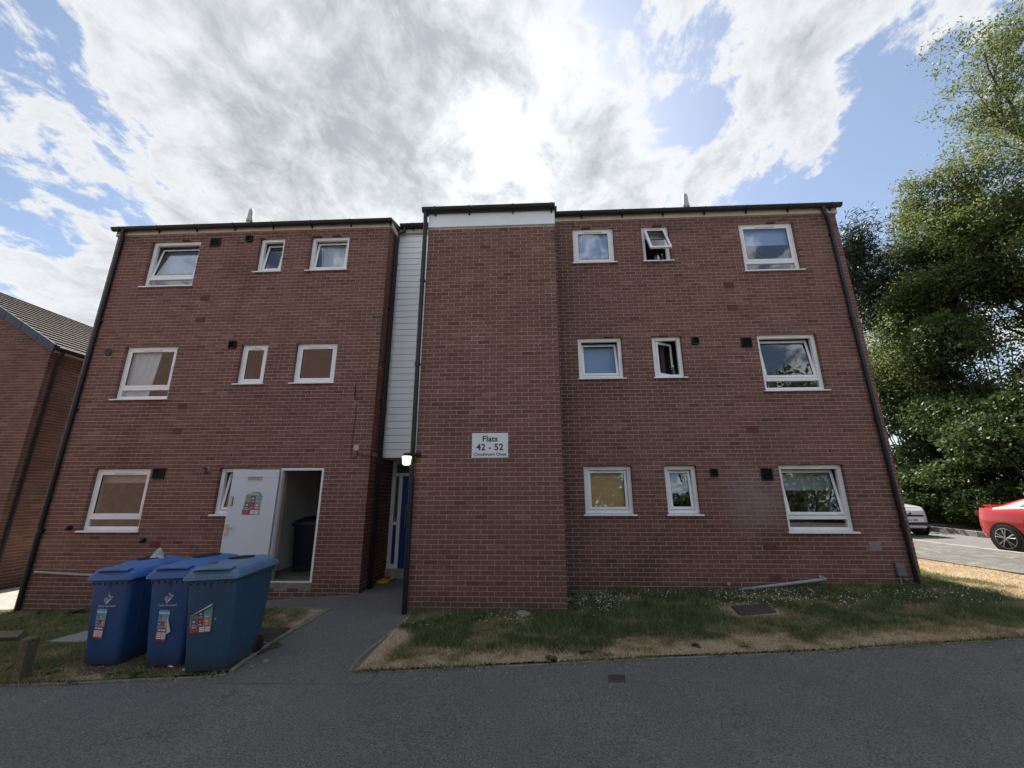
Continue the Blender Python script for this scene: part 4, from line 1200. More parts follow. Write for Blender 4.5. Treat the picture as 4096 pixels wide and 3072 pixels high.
w = WZ(2, 'B'); zsl = w[2] + 0.092
mb = MB(); mb.box(w[0] + 0.02, w[1] - 0.02, 0.146, 0.32, w[2] + 0.03, w[2] + 0.09); fpart(mb, 'inner_sill', 'white_paint')
bottle(w[0] + .30, .17, zsl, .17, .028, 'bottle_blue', 'blue bottle with a red cap in the propped open window', 'bottle_red')
bottle(w[0] + .37, .18, zsl, .21, .03, 'white_print', 'tall white bottle in the propped open window', 'bottle_dark')
bottle(w[0] + .46, .17, zsl, .19, .026, 'bottle_dark', 'dark bottle with a white cap in the propped open window')
w = WZ(1, 'B'); zsl = w[2] + 0.092
mb = MB(); mb.box(w[0] + 0.02, w[1] - 0.02, 0.146, 0.32, w[2] + 0.03, w[2] + 0.09); fpart(mb, 'inner_sill', 'white_paint')
bottle(w[0] + .44, .18, zsl, .22, .035, 'bottle_dark', 'dark spray bottle in the window that is swung inwards')
w = WZ(0, 'W')
mb = MB(); mb.box(w[0] + 0.02, w[1] - 0.02, 0.146, 0.32, w[2] + 0.23, w[2] + 0.27); fpart(mb, 'inner_sill', 'white_paint')
bottle(w[1] - .16, .22, w[2] + .272, .13, .03, 'white_print', 'small pale bottle in the large ground floor window', 'cyan_print')


# poster on the store door
def sticker(name, label, w, h, M, cells, parent=None):
    """flat printed sheet; cells are (x0,x1,z0,z1,material) in 0..1"""
    root = empty(name); root.matrix_world = M
    if parent is None: tag(root, label, 'poster')
    else: root.parent = parent; root.matrix_local = M
    layers = {}
    return root


def recycle_sheet(name, M, w, h, head, headtxt, torn=None, parent=None, wide=False):
    """collection leaflet: heading, six picture boxes, red panel with a table. Local frame: x right, z up, facing -y"""
    def loc(p): return tuple(M @ Vector(p))
    mb = MB()
    if torn: pts = torn
    else: pts = [(0, 0), (1, 0), (1, 1), (0, 1)]
    P = [(u * w, -0.0015, v * h) for u, v in pts]
    mb.loft([[loc((u * w, 0.0, v * h)) for u, v in pts], [loc(p) for p in P]], False, True, flip=False)
    sheet_ = mb.build(name, head, parent)
    zred = 0.24 if wide else 0.42
    mb = MB()
    for nm in ('crimson_print', 'mauve_print', 'slate_print', 'cyan_print', 'navy_print', 'rose_print', 'orange_print', 'white_print'): mb.mat(nm)
    def cell(x0, x1, z0, z1, mat, dep=0.0022):
        mb.poly([loc((x0 * w, -dep, z0 * h)), loc((x1 * w, -dep, z0 * h)), loc((x1 * w, -dep, z1 * h)), loc((x0 * w, -dep, z1 * h))], m=mb.mat(mat))
    cell(0.0, 1.0, 0.0, zred, 'crimson_print')
    top = 0.84
    rows = [('mauve_print', 'slate_print', 'cyan_print'), ('navy_print', 'crimson_print', 'orange_print')] if not wide else [('slate_print', 'navy_print', 'cyan_print'), ('navy_print', 'crimson_print', 'rose_print')]
    hh = (top - zred - 0.05) / 2
    for r_ in range(2):
        for c_ in range(3):
            x0 = 0.08 + c_ * 0.29; z0 = zred + 0.03 + (1 - r_) * (hh + 0.015)
            if torn and z0 + hh > 0.80 and wide and c_ == 0: continue
            cell(x0, x0 + 0.265, z0, z0 + hh, rows[r_][c_])
            cell(x0 + 0.05, x0 + 0.2, z0 + hh * 0.08, z0 + hh * 0.16, 'white_print', 0.0027)
            cell(x0 + 0.07, x0 + 0.17, z0 + hh * 0.42, z0 + hh * 0.66, 'white_print' if (r_ + c_) % 2 else 'rose_print', 0.0027)
    if wide:
        for c_ in range(2):
            for r_ in range(3): cell(0.46 + c_ * 0.26, 0.70 + c_ * 0.26, 0.025 + r_ * 0.065, 0.075 + r_ * 0.065, 'white_print', 0.0026)
        for r_ in range(3): cell(0.06, 0.40, 0.04 + r_ * 0.05, 0.055 + r_ * 0.05, 'rose_print', 0.0026)
    else:
        for c_ in range(2):
            for r_ in range(4): cell(0.07 + c_ * 0.45, 0.48 + c_ * 0.45, 0.075 + r_ * 0.055, 0.115 + r_ * 0.055, 'white_print', 0.0026)
        cell(0.1, 0.9, 0.315, 0.325, 'rose_print', 0.0026)
    mb.build('print', 'crimson_print', sheet_)
    for (tx, sz, x, z) in ((headtxt, 0.095 * h if not wide else 0.075 * h, 0.52, 0.905), ('No thanks', 0.075 * h if not wide else 0.045 * h, 0.5 if not wide else 0.22, 0.36 if not wide else 0.21)):
        if not tx: continue
        me = text_mesh(tx, sz, 'white_print', bold=0.0012)
        me.transform(M @ Matrix.Translation((x * w, -0.0035, z * h)))
        mesh_obj('lettering', me, sheet_)
    return sheet_


# poster faces the camera on the outer side of the open leaf (leaf local +y side) -> flip the local frame
PM = leafM @ Matrix.Translation((0.30 + 0.275, 0.0478, 1.20)) @ Matrix.Rotation(R_(180), 4, 'Z') @ Matrix.Rotation(R_(2), 4, 'Y')
pst = recycle_sheet('poster', PM, 0.31, 0.42, 'green_print', 'Recycle me', torn=[(0, 0), (0.78, 0), (1, 0.14), (0.98, 0.6), (1.02, 0.82), (0.84, 1.0), (0.45, 0.99), (0.06, 0.86)], wide=True)
tag(pst, 'green and red recycling poster with torn corners on the open grey door', 'poster')

# ------------------------------------------------------------------ wheelie bins
def rrect(w, d, r, z, cx=0, cy=0, n=5):
    pts = []
    for (sx, sy, a0) in ((1, -1, -90), (1, 1, 0), (-1, 1, 90), (-1, -1, 180)):
        for j in range(n + 1):
            a = R_(a0 + 90 * j / n)
            pts.append((cx + sx * (w / 2 - r) + r * math.cos(a), cy + sy * (d / 2 - r) + r * math.sin(a), z))
    return pts


def wheelie_bin(loc, rz, body, lid, label, group, style, tilt=(0, 0), logo=True, scale=1.0, open_hole=True, group_on=True):
    """front looks to local -y; origin on the ground below the body centre"""
    root = empty('wheelie_bin', loc, rz); tag(root, label, 'wheelie bin', group)
    root.rotation_euler = (tilt[0], tilt[1], rz); root.scale = (scale,) * 3
    B = MB(); H = 0.955
    rings = []
    for (z, w, d, cy) in ((0.0, 0.455, 0.50, -0.065), (0.02, 0.462, 0.515, -0.065), (0.20, 0.485, 0.545, -0.05), (0.23, 0.492, 0.600, -0.025), (0.55, 0.527, 0.655, -0.012), (0.90, 0.560, 0.71, 0.0)):
        rings.append(rrect(w, d, 0.055, z, 0, cy))
    for (z, w, d) in ((0.905, 0.585, 0.735), (H, 0.592, 0.745)): rings.append(rrect(w, d, 0.05, z))
    B.loft(rings)
    bo = B.build('body', body, root, smooth=True)
    mb = MB()   # foot cut-out, comb teeth under the rim, latch hook
    mb.box(-0.10, 0.10, -0.322, -0.30, 0.0, 0.035)
    mb.build('foot_recess', 'dark_hole', bo)
    mb = MB()
    for i in range(7): mb.box(-0.24 + i * 0.08 - 0.006, -0.24 + i * 0.08 + 0.006, -0.366, -0.345, 0.872, 0.905)
    mb.box(-0.25, 0.25, -0.362, -0.348, 0.893, 0.905)
    mb.tube([(-0.01, -0.362, 0.90), (-0.01, -0.364, 0.845), (0.02, -0.366, 0.84)], 0.005, 6)
    mb.build('rim_comb', body, bo)
    # lid: stepped skirt and a domed top rising to the hinge
    Lm = MB(); yf, yr_ = -0.395, 0.40
    def lid_ring(inset, dz0, dz1, w):
        pts = rrect(w - 2 * inset, (yr_ - yf) - 2 * inset, 0.05, 0, 0, (yf + yr_) / 2)
        return [(p[0], p[1], H + dz0 + (dz1 - dz0) * (p[1] - yf) / (yr_ - yf)) for p in pts]
    Wl = 0.655
    Lm.loft([lid_ring(0.0, -0.028, 0.02, Wl), lid_ring(0.0, 0.004, 0.045, Wl), lid_ring(0.014, 0.006, 0.047, Wl), lid_ring(0.016, 0.030, 0.065, Wl), lid_ring(0.034, 0.032, 0.067, Wl),
             lid_ring(0.038, 0.052, 0.085, Wl), lid_ring(0.05, 0.064, 0.10, Wl)], True, False)
    nx, ny = 14, 16; w2, y0, y1 = Wl / 2 - 0.05, yf + 0.05, yr_ - 0.05
    hgt = 0.058 if style == 'dome' else 0.04
    b0 = len(Lm.v)
    for j in range(ny + 1):
        v = j / ny
        for i in range(nx + 1):
            u = -1 + 2 * i / nx
            base = 0.064 + 0.036 * v
            up = hgt * (1 - abs(u) ** 4) * min(1, v * 2.2) * (1 - max(0, (v - 0.80) / 0.2) ** 2 * 0.6)
            Lm.v.append((u * w2, y0 + (y1 - y0) * v, H + base + max(0, up) + (0.012 * (1 - abs(u) ** 8) if 0 < j else 0)))
    for j in range(ny):
        for i in range(nx):
            Lm.face((b0 + j * (nx + 1) + i, b0 + j * (nx + 1) + i + 1, b0 + (j + 1) * (nx + 1) + i + 1, b0 + (j + 1) * (nx + 1) + i))
    lo = Lm.build('lid', lid, root, smooth=True)
    # lift lip on the front edge of the lid
    mb = MB(); n = 16
    A = [(-0.235 + 0.47 * i / n, yf - 0.012 + 0.03 * abs(2 * i / n - 1) ** 3, H + 0.078 + 0.012 * (1 - (2 * i / n - 1) ** 2)) for i in range(n + 1)]
    Bq = [(-0.235 + 0.47 * i / n, yf + 0.10, H + 0.10 + 0.014 * (1 - (2 * i / n - 1) ** 4)) for i in range(n + 1)]
    mb.loft([A, Bq], False, False, False)
    mb.loft([[(p[0], p[1], p[2] - 0.012) for p in Bq], [(p[0], p[1], p[2] - 0.012) for p in A]], False, False, False); mb.loft([[(p[0], p[1], p[2] - 0.012) for p in A], A], False, False, False)
    mb.build('lid_lip', lid, lo, smooth=True)
    if open_hole:
        cxh, cyh, zh = 0.0, 0.10, H + 0.064 + 0.036 * 0.65 + hgt + 0.0125
        hm = Matrix.Translation((cxh, cyh, zh)) @ Matrix.Rotation(R_(2.5 if style == 'dome' else 3), 4, 'X')
        n = 26; ra, rb = (0.16, 0.15) if style == 'dome' else (0.16, 0.12)
        mb = MB()
        if style == 'dome':
            mb.loft([[hm @ Vector((ra * s_ * math.cos(6.283 * j / n), rb * s_ * math.sin(6.283 * j / n), z)) for j in range(n)] for s_, z in ((1.0, -0.03), (1.0, 0.002), (0.88, 0.006), (0.80, 0.001), (0.1, -0.002))], False, True)
            mb.build('hole_rim', 'rubber', lo, smooth=True)
            mb = MB(); mb.disc((0, 0, 0.003), 0.115, 20, 'z', M=hm); mb.build('opening', 'dark_hole', lo)
        else:
            mb.poly([hm @ Vector((ra * math.cos(6.283 * j / n), rb * math.sin(6.283 * j / n), 0.003)) for j in range(n)])
            mb.build('opening', 'dark_hole', lo)
            mb = MB(); mb.box(-0.10, -0.01, -0.30, -0.255, H + 0.128, H + 0.139); mb.build('warning_label', 'red_plastic', lo, bevel=0.003)
    mb = MB()      # moulded ribs up the sides
    for sx in (-1, 1):
        for (ya, yb2) in ((-0.16, -0.18), (0.10, 0.12)):
            lo_, hi_ = (sx * 0.2465, ya, 0.25), (sx * 0.2785, yb2, 0.88)
            mb.loft([[(p[0] - sx * .004, p[1] - .012, p[2]), (p[0] + sx * .006, p[1] - .008, p[2]), (p[0] + sx * .006, p[1] + .008, p[2]), (p[0] - sx * .004, p[1] + .012, p[2])] for p in (lo_, hi_)], flip=sx < 0)
    rb_ = mb.build('side_ribs', body, bo); rb_['kind'] = 'stuff'
    # rear handle, axle, wheels
    mb = MB(); mb.tube([(-0.25, 0.36, H - 0.02), (-0.25, 0.435, H + 0.04), (0.25, 0.435, H + 0.04), (0.25, 0.36, H - 0.02)], 0.017, 8); mb.build('handle', body, root, smooth=True)
    mb = MB(); mb.tube([(-0.25, 0.225, 0.095), (0.25, 0.225, 0.095)], 0.011, 8); mb.build('axle', 'iron', root)
    for sx in (-1, 1):
        mb = MB(); mb.tube([(sx * 0.198, 0.225, 0.095), (sx * 0.206, 0.225, 0.095), (sx * 0.242, 0.225, 0.095), (sx * 0.25, 0.225, 0.095)], [0.08, 0.095, 0.095, 0.08], 22)
        wh = mb.build('wheel', 'rubber', root, smooth=True)
        mb = MB(); mb.tube([(sx * 0.249, 0.225, 0.095), (sx * 0.254, 0.225, 0.095)], 0.055, 16); mb.build('hub', 'black_plastic', wh)
    if logo:
        # the front leans: transform from flat front frame to the sloping face
        sl = math.atan2(0.355 - 0.3265, 0.90 - 0.23)
        FM = Matrix.Translation((0, -0.3405 - 0.003, 0.55)) @ Matrix.Rotation(sl, 4, 'X')
        if style == 'dome':
            me = text_mesh('Derby City Council', 0.030, 'pale_print', bold=0.0006); me.transform(FM @ Matrix.Translation((0.0, -0.001, 0.085)))
            mesh_obj('lettering', me, bo)
            emb = MB()
            def rib(pts, wd=0.0045):
                for a, b_ in zip(pts[:-1], pts[1:]):
                    a, b_ = Vector(a), Vector(b_); d = (b_ - a); L = d.length
                    if L < 1e-6: continue
                    d /= L; nrm = Vector((-d.y, d.x)) * wd; a2 = a - d * wd * .6; b2 = b_ + d * wd * .6
                    q = [a2 - nrm, b2 - nrm, b2 + nrm, a2 + nrm]
                    emb.poly([FM @ Vector((p.x, -0.0015, p.y + 0.16)) for p in q])
            spi = [(-0.020 + (0.004 + 0.030 * i / 34) * math.cos(0.40 * i + 0.6), -0.002 + (0.004 + 0.030 * i / 34) * math.sin(0.40 * i + 0.6)) for i in range(31)]
            rib(spi, .003); rib([(-0.030, -0.034), (-0.012, -0.050), (0.050, 0.010), (0.064, 0.032), (0.040, 0.026), (0.022, 0.034), (0.010, 0.058), (0.006, 0.034)], .003); rib([(-0.004, -0.034), (0.034, 0.004)], .003); rib([(0.018, 0.012), (0.040, 0.026)], .003)
            emb.build('emblem', 'white_print', bo)
            SM = FM @ Matrix.Translation((-0.135 if logo == 1 else -0.11, -0.001, -0.265 if logo == 1 else -0.285)) @ Matrix.Rotation(R_(3), 4, 'Y')
            recycle_sheet('sticker', SM, 0.135, 0.325, 'cyan_print', 'Recycle me', parent=bo)
            if logo == 2:
                mb = MB(); mb.loft([[FM @ Vector(p) for p in ((0.02, -0.004, -0.03), (0.085, -0.012, -0.185), (0.03, -0.004, -0.215))], [FM @ Vector(p) for p in ((0.02, -0.005, -0.03), (0.085, -0.013, -0.185), (0.03, -0.005, -0.215))]])
                mb.build('paper_flap', 'paper', bo)
        else:
            SM = FM @ Matrix.Translation((-0.195, -0.001, -0.165)) @ Matrix.Rotation(R_(-2.5), 4, 'Y')
            recycle_sheet('sticker', SM, 0.25, 0.265, 'green_print', '', torn=[(0, 0), (1, 0.02), (1.04, 1.06), (0.95, 0.98), (0.5, 0.78), (0.04, 0.66)], parent=bo, wide=True)
            mb = MB(); mb.loft([[SM @ Vector(p) for p in ((-0.005, -0.004, 0.165), (0.262, -0.004, 0.283), (0.25, -0.03, 0.262), (0.02, -0.035, 0.172))], [SM @ Vector(p) for p in ((-0.005, -0.006, 0.167), (0.262, -0.006, 0.285), (0.25, -0.032, 0.264), (0.02, -0.037, 0.174))]])
            mb.build('curled_edge', 'paper', bo)
            me = text_mesh('cil', 0.03, 'pale_print', bold=0.0004); me.transform(FM @ Matrix.Translation((0.09, -0.001, -0.03))); mesh_obj('lettering', me, bo)
    return root


GB = 'bins by the kerb'
def bin_at(fx, fy, rz):   # origin from the middle of the front foot
    d = 0.315; return (fx - math.sin(rz) * d * 1.0, fy + math.cos(rz) * d, 0)


for (fx, fy, rzd, body, lid, lab, style, lg, sc_) in (
        (-4.775, -2.83, -6, 'bin_blue', 'bin_lid_blue', 'blue wheelie bin with a plastic bag sticking out of its lid', 'dome', 1, 1.0),
        (-3.885, -2.99, -6, 'bin_blue', 'bin_lid_blue', 'blue wheelie bin with a loose white paper flap on its sticker', 'dome', 2, 1.0),
        (-3.235, -3.21, -1, 'bin_teal', 'bin_lid_teal', 'faded teal wheelie bin with a pale lid and a curling sticker', 'flat', 3, 0.99)):
    x, y, _ = bin_at(fx, fy, R_(rzd))
    zf = g(x, y) + 0.014; sx = g(x + 0.3, y) - g(x - 0.3, y)
    wheelie_bin((x, y, zf), R_(rzd), body, lid, lab, GB, style, (0.0, -math.atan2(sx, 0.6) * 0.8), lg, sc_)

# dark bin standing in the open store room
wheelie_bin((-4.66, 1.45, 0.088), R_(16), 'bin_navy', 'bin_navy', 'dark wheelie bin standing inside the open store room', None, 'flat', (0, 0), 0, 1.0, False)
# plastic bag poking out of the first bin
x, y, _ = bin_at(-4.775, -2.83, R_(-6))
mb = MB(); bx_, by_, bz_ = x + 0.02, y + 0.10, g(x, y) + 1.11
rg = random.Random(3)
rings = []
for i in range(7):
    v = i / 6; r = [0.07, 0.10, 0.085, 0.06, 0.055, 0.035, 0.008][i]
    rings.append([(bx_ + 0.04 * v + r * (1 + rg.uniform(-.35, .35)) * math.cos(6.283 * j / 9), by_ + r * 0.7 * (1 + rg.uniform(-.3, .3)) * math.sin(6.283 * j / 9), bz_ - 0.05 + 0.19 * v) for j in range(9)])
mb.loft(rings); bagm = mb.build('plastic_bag', 'blind_grey'); tag(bagm, 'crumpled grey plastic bag sticking out of a blue bin lid', 'bag')

# ------------------------------------------------------------------ small things on the ground
def plate(name, pts, h, mat, label, cat, bevel=0.004, ribs=0, rim=None):
    e = empty(name); tag(e, label, cat)
    cx = sum(p[0] for p in pts) / 4; cy = sum(p[1] for p in pts) / 4
    e.location = (cx, cy, g(cx, cy))
    mb = MB()
    lo = [(p[0] - cx, p[1] - cy, g(*p) - g(cx, cy) - 0.06) for p in pts]; hi = [(p[0] - cx, p[1] - cy, g(*p) - g(cx, cy) + h) for p in pts]
    mb.loft([lo, hi]); mb.build('cover', mat, e, bevel=bevel)
    if rim:
        mb = MB()
        for a, b in zip(range(4), (1, 2, 3, 0)):
            pa, pb = Vector(hi[a]), Vector(hi[b]); n_ = (Vector((pb - pa)).cross(Vector((0, 0, 1)))).normalized() * 0.035
            mb.loft([[pa, pb, pb + n_, pa + n_], [q + Vector((0, 0, 0.004)) for q in (pa, pb, pb + n_, pa + n_)]])
        mb.build('frame', rim, e)
    if ribs:
        mb = MB()
        A, B_, C_, D_ = [Vector(p) for p in hi]
        for i in range(1, ribs):
            t0 = i / ribs
            p, q = A.lerp(D_, t0), B_.lerp(C_, t0); w_ = (D_ - A).normalized() * 0.008
            mb.loft([[p - w_, q - w_, q + w_, p + w_], [v + Vector((0, 0, 0.005)) for v in (p - w_, q - w_, q + w_, p + w_)]])
        mb.build('tread', mat, e)
    return e


plate('manhole_cover', [(3.24, -1.38), (3.82, -1.26), (3.87, -0.87), (3.32, -0.95)], 0.035, 'iron', 'rusty manhole cover sunk in the daisy lawn', 'manhole cover', ribs=6)
plate('manhole_cover', [(-3.55, -2.30), (-3.02, -2.36), (-3.07, -1.84), (-3.56, -1.80)], 0.03, 'iron', 'ribbed brown manhole cover behind the bins', 'manhole cover', ribs=9)
plate('drain_cover', [(1.02, -3.34), (1.185, -3.34), (1.215, -3.18), (1.045, -3.18)], -0.004, 'iron', 'small iron stop tap cover set in the tarmac', 'drain cover', ribs=4)
plate('paving_slab', [(-6.62, -1.80), (-5.1, -2.1), (-5.0, -1.45), (-6.40, -1.28)], 0.03, 'slab_grey', 'grey paving slab lying in the lawn beside the bins', 'paving slab')
e = empty('yellow_mat', (-2.75, 1.18, g(-2.75, 1.18))); tag(e, 'folded yellow plastic sign lying in front of the blue entrance door', 'sign')
yp = [(-0.20, -0.33), (0.10, -0.28), (0.12, 0.42), (-0.10, 0.42)]
mb = MB(); mb.loft([[(p[0], p[1], 0.006) for p in yp], [(p[0], p[1], 0.028) for p in yp]]); mb.loft([[(p[0] * 0.96, p[1] * 0.97, 0.029) for p in yp], [(p[0] * 0.97 + 0.01, p[1] * 0.97, 0.045) for p in yp]])
mb.build('panel', 'yellow', e, bevel=0.004)
mb = MB(); mb.poly([(-0.05, -0.02, 0.0465), (0.03, 0.0, 0.0465), (0.02, 0.16, 0.0465), (-0.06, 0.13, 0.0465)]); mb.build('print', 'dark_print', e)

for (x, y, s_, lab) in ((0.14, -1.34, 0.09, 'grey stone in the grass at the foot of the tower'), (-2.72, -2.95, 0.03, 'small pebble beside the path edging'), (-2.78, -3.08, 0.022, 'tiny pale pebble by the corner of the path edging')):
    bmq = bmesh.new(); bmesh.ops.create_icosphere(bmq, subdivisions=2, radius=s_)
    for v in bmq.verts: v.co = Vector((v.co.x * 1.3, v.co.y, v.co.z * 0.7)) * random.uniform(0.85, 1.12)
    me = bpy.data.meshes.new('stone'); bmq.to_mesh(me); bmq.free(); me.materials.append(MATS['stone'])
    o = bpy.data.objects.new('stone', me); COL.objects.link(o); o.location = (x, y, g(x, y) + s_ * 0.35); tag(o, lab, 'stone')
mb = MB()
for i in range(5):
    a = random.uniform(0, 3.1); c = Vector((random.uniform(-.16, .16), random.uniform(-.07, .07), 0.012 + i * 0.006)); u = Vector((math.cos(a), math.sin(a), random.uniform(-.1, .25))) * random.uniform(.03, .06); v = Vector((-math.sin(a), math.cos(a), random.uniform(-.1, .2))) * .016
    mb.loft([[c - u - v, c + u - v, c + u + v, c - u + v], [q + Vector((0, 0, .003)) for q in (c - u - v, c + u - v, c + u + v, c - u + v)]])
o = mb.build('litter', 'paper'); o.location = (-3.55, -3.10, g(-3.55, -3.1) + 0.016); tag(o, 'scraps of wrapping litter on the soil between two bins', 'litter')

# knee rails
def knee_rail(name, a, b, label, mat, h=0.46, posts=(0.0, 1.0), rail_mat=None):
    e = empty(name, (a[0], a[1], g(*a))); tag(e, label, 'fence')
    A = Vector((0, 0, 0)); B_ = Vector((b[0] - a[0], b[1] - a[1], g(*b) - g(*a)))
    d = Vector((B_.x, B_.y, 0)).normalized(); ang = math.atan2(d.y, d.x)
    for t_ in posts:
        p = A.lerp(B_, t_); mb = MB()
        M_ = Matrix.Translation(p) @ Matrix.Rotation(ang, 4, 'Z') @ Matrix.Rotation(random.uniform(-.03, .03), 4, 'X')
        mb.box(-0.055, 0.055, -0.055, 0.055, -0.3, h - 0.06, M_); mb.box(-0.055, 0.055, -0.055, -0.012, h - 0.06, h - 0.015, M_); mb.box(-0.055, 0.055, 0.012, 0.055, h - 0.06, h - 0.015, M_)
        mb.build('post', mat, e, bevel=0.008)
    mb = MB(); n_ = 8; rr = 0.05
    p0 = A + Vector((0, 0, h)) + d * 0.12; p1 = B_ + Vector((0, 0, h)) - d * 0.12
    M_ = Matrix.Translation((0, 0, 0))
    side = Vector((-d.y, d.x, 0)); up = Vector((0, 0, 1))
    prof = [side * 0.06, up * 0.055, -side * 0.06, -up * 0.055]
    mb.loft([[p0 + q for q in prof], [p1 + q for q in prof]]); mb.build('rail', rail_mat or mat, e, bevel=0.006)
    return e


knee_rail('knee_rail', (-5.40, -3.08), (-7.6, -2.86), 'weathered green timber knee rail at the kerb by the bins', 'timber_old', 0.44, (0.0, 1.0))
knee_rail('knee_rail', (-12.6, 2.75), (-15.4, 2.1), 'sunlit pale timber knee rail in front of the brown brick house', 'timber_pale', 0.42, (0.0, 1.0))

# ------------------------------------------------------------------ neighbouring house on the left
HX, HY, HE, RXX, HR, HD = -12.48, 1.72, 5.56, -16.25, 7.78, 11.0
house = empty('brick_house', (HX, HY, -0.8)); tag(house, 'brown brick house with a tiled pitched roof beyond the left downpipe', 'house')
def hpart(mb, name, mat, **kw):
    o = mb.build(name, mat, house, **kw); o.location = (-HX, -HY, 0.8); return o
HB = []
lay('y', HY + 0.112, HY + 5.0, -0.75, HE, HX, 1, HY + 0.225, 0, out=HB)
def gable_lay():
    k0 = math.ceil((-0.75 - Z0) / 0.075)
    for k_ in range(k0, 90):
        za = Z0 + k_ * 0.075 + 0.005; zb = za + 0.065
        xmax = HX if zb < HE else HX - (zb - HE) * (HX - RXX) / (HR - HE)
        x0 = -19.0 if zb < HE else max(-19.0, 2 * RXX - xmax)
        if xmax - x0 < 0.2: break
        u = math.floor(xmax / 0.225) * 0.225 + (0.1125 if k_ % 2 else 0)
        hi = xmax
        while hi > x0:
            lo = u if u < hi - 0.05 else u - 0.225
            HB.append((lo + 0.005, hi - (0 if hi == xmax else 0.005), HY + random.uniform(-.002, .002), HY + 0.1, za, zb, min(1, max(0, random.gauss(.45, .22)))))
            hi = lo; u = lo - 0.225
gable_lay()
mb = MB()
mb.poly([(-19.0 - 0.6, HY + .006, -1.2), (HX - .006, HY + .006, -1.2), (HX - .006, HY + .006, HE), (RXX, HY + .006, HR - 0.02), (2 * RXX - HX, HY + .006, HE), (2 * RXX - HX, HY + .006, -1.2)])
mb.poly([(HX - .006, HY + .006, -1.2), (HX - .006, HY + HD, -1.2), (HX - .006, HY + HD, HE), (HX - .006, HY + .006, HE)])
mb.poly([(HX - .006, HY + HD, -1.2), (2 * RXX - HX, HY + HD, -1.2), (2 * RXX - HX, HY + HD, HE), (RXX, HY + HD, HR), (HX - .006, HY + HD, HE)])
mb.poly([(2 * RXX - HX, HY + HD, -1.2), (2 * RXX - HX, HY + .006, -1.2), (2 * RXX - HX, HY + .006, HE), (2 * RXX - HX, HY + HD, HE)])
hw = hpart(mb, 'wall', 'mortar_brown')
split_bricks(HB, 300, lambda b: b[4] > -0.3 and b[0] > -13.6 and b[2] < HY + 3, lambda b: hw, 'brick_brown', house, (-HX, -HY, 0.8))
# tiled roof: every course of the slope we see is built of single tiles
sl_v = Vector((HX + 0.18 - RXX, 0, HE - 0.10 - HR)); SL = sl_v.length; sd_ = sl_v.normalized(); nrm = Vector((-sd_.z, 0, sd_.x)); nrm = nrm if nrm.z > 0 else -nrm
mb = MB(); e0 = Vector((RXX, HY - 0.09, HR + 0.02)); ey = Vector((0, HD + 0.2, 0)); l_v = Vector((2 * RXX - HX - 0.18 - RXX, 0, HE - 0.10 - HR))
for vv in (sl_v, l_v):
    a_, b_, c_, d_ = e0, e0 + vv, e0 + vv + ey, e0 + ey
    dn = Vector((0, 0, -0.05)); mb.loft([[a_, b_, c_, d_], [p + dn for p in (a_, b_, c_, d_)]], flip=vv is sl_v)
rf = hpart(mb, 'roof', 'roof_tile')
tm = MB(); tw_, th_ = 0.33, 0.27
def tile_ring(y): 
    o_ = [Vector((0, y, 0)), sd_ * 0.31, sd_ * 0.31 + nrm * 0.026, nrm * 0.006]
    return [o_[0], Vector((0, y, 0)) + o_[1], Vector((0, y, 0)) + o_[2], Vector((0, y, 0)) + o_[3]]
prof = [(0.0, 0.0), (0.03, 0.022), (0.09, 0.022), (0.12, 0.0), (0.165, 0.0), (0.195, 0.022), (0.255, 0.022), (0.285, 0.0), (0.326, 0.0)]
up_ = [Vector((0, y, 0)) + nrm * (0.004 + h * 0.15) for y, h in prof]; dn_ = [Vector((0, y, 0)) + sd_ * 0.31 + nrm * (0.05 + h * 0.15) for y, h in prof]; dl_ = [Vector((0, y, 0)) + sd_ * 0.31 + nrm * 0.004 for y, h in prof]
tm.loft([up_, dn_, dl_], False, False, False)
tme = tm.mesh('tile', 'roof_tile')
ncourse = int(SL / th_); nt_ = 0; rest = MB()
for c_ in range(ncourse + 1):
    for i in range(int((HD + 0.1) / tw_)):
        org = e0 + nrm * 0.004 + sd_ * (c_ * th_) + Vector((0, i * tw_ + 0.02, 0))
        if i < 24 and nt_ < 300 and c_ < 17:
            o = bpy.data.objects.new('roof_tile', tme); COL.objects.link(o); o.parent = rf; o.location = org; nt_ += 1
        else:
            b0 = len(rest.v); rest.v.extend([tuple(Vector(v) + org) for v in tm.v]); rest.f.extend([tuple(q + b0 for q in f) for f in tm.f]); rest.a.extend(tm.a); rest.m.extend(tm.m)
rt = rest.build('roof_tiles', 'roof_tile', rf); rt['kind'] = 'stuff'
mb = MB(); nseg = 14
for i in range(nseg):     # stepped dry-verge caps down the gable edge
    a_ = e0 + sl_v * (i / nseg); b_ = e0 + sl_v * ((i + 1) / nseg - 0.002); q = Vector((0, -0.02 - 0.006 * (i % 2), 0)); dz_ = Vector((0, 0, -0.17)); th2 = Vector((0, 0.05, 0)); u2 = nrm * 0.055
    mb.loft([[a_ + q + dz_, b_ + q + dz_, b_ + q + u2, a_ + q + u2], [p + th2 for p in (a_ + q + dz_, b_ + q + dz_, b_ + q + u2, a_ + q + u2)]])
hpart(mb, 'verge', 'barge')
mb = MB(); ex = HX + 0.20; mb.box(ex - 0.06, ex + 0.06, HY - 0.06, HY + HD, HE - 0.16, HE - 0.06); hpart(mb, 'gutter', 'black_gutter', bevel=0.03)
mb = MB(); mb.box(HX - 0.0, HX + 0.13, HY - 0.02, HY + HD, HE - 0.19, HE - 0.165); hpart(mb, 'soffit', 'cream')
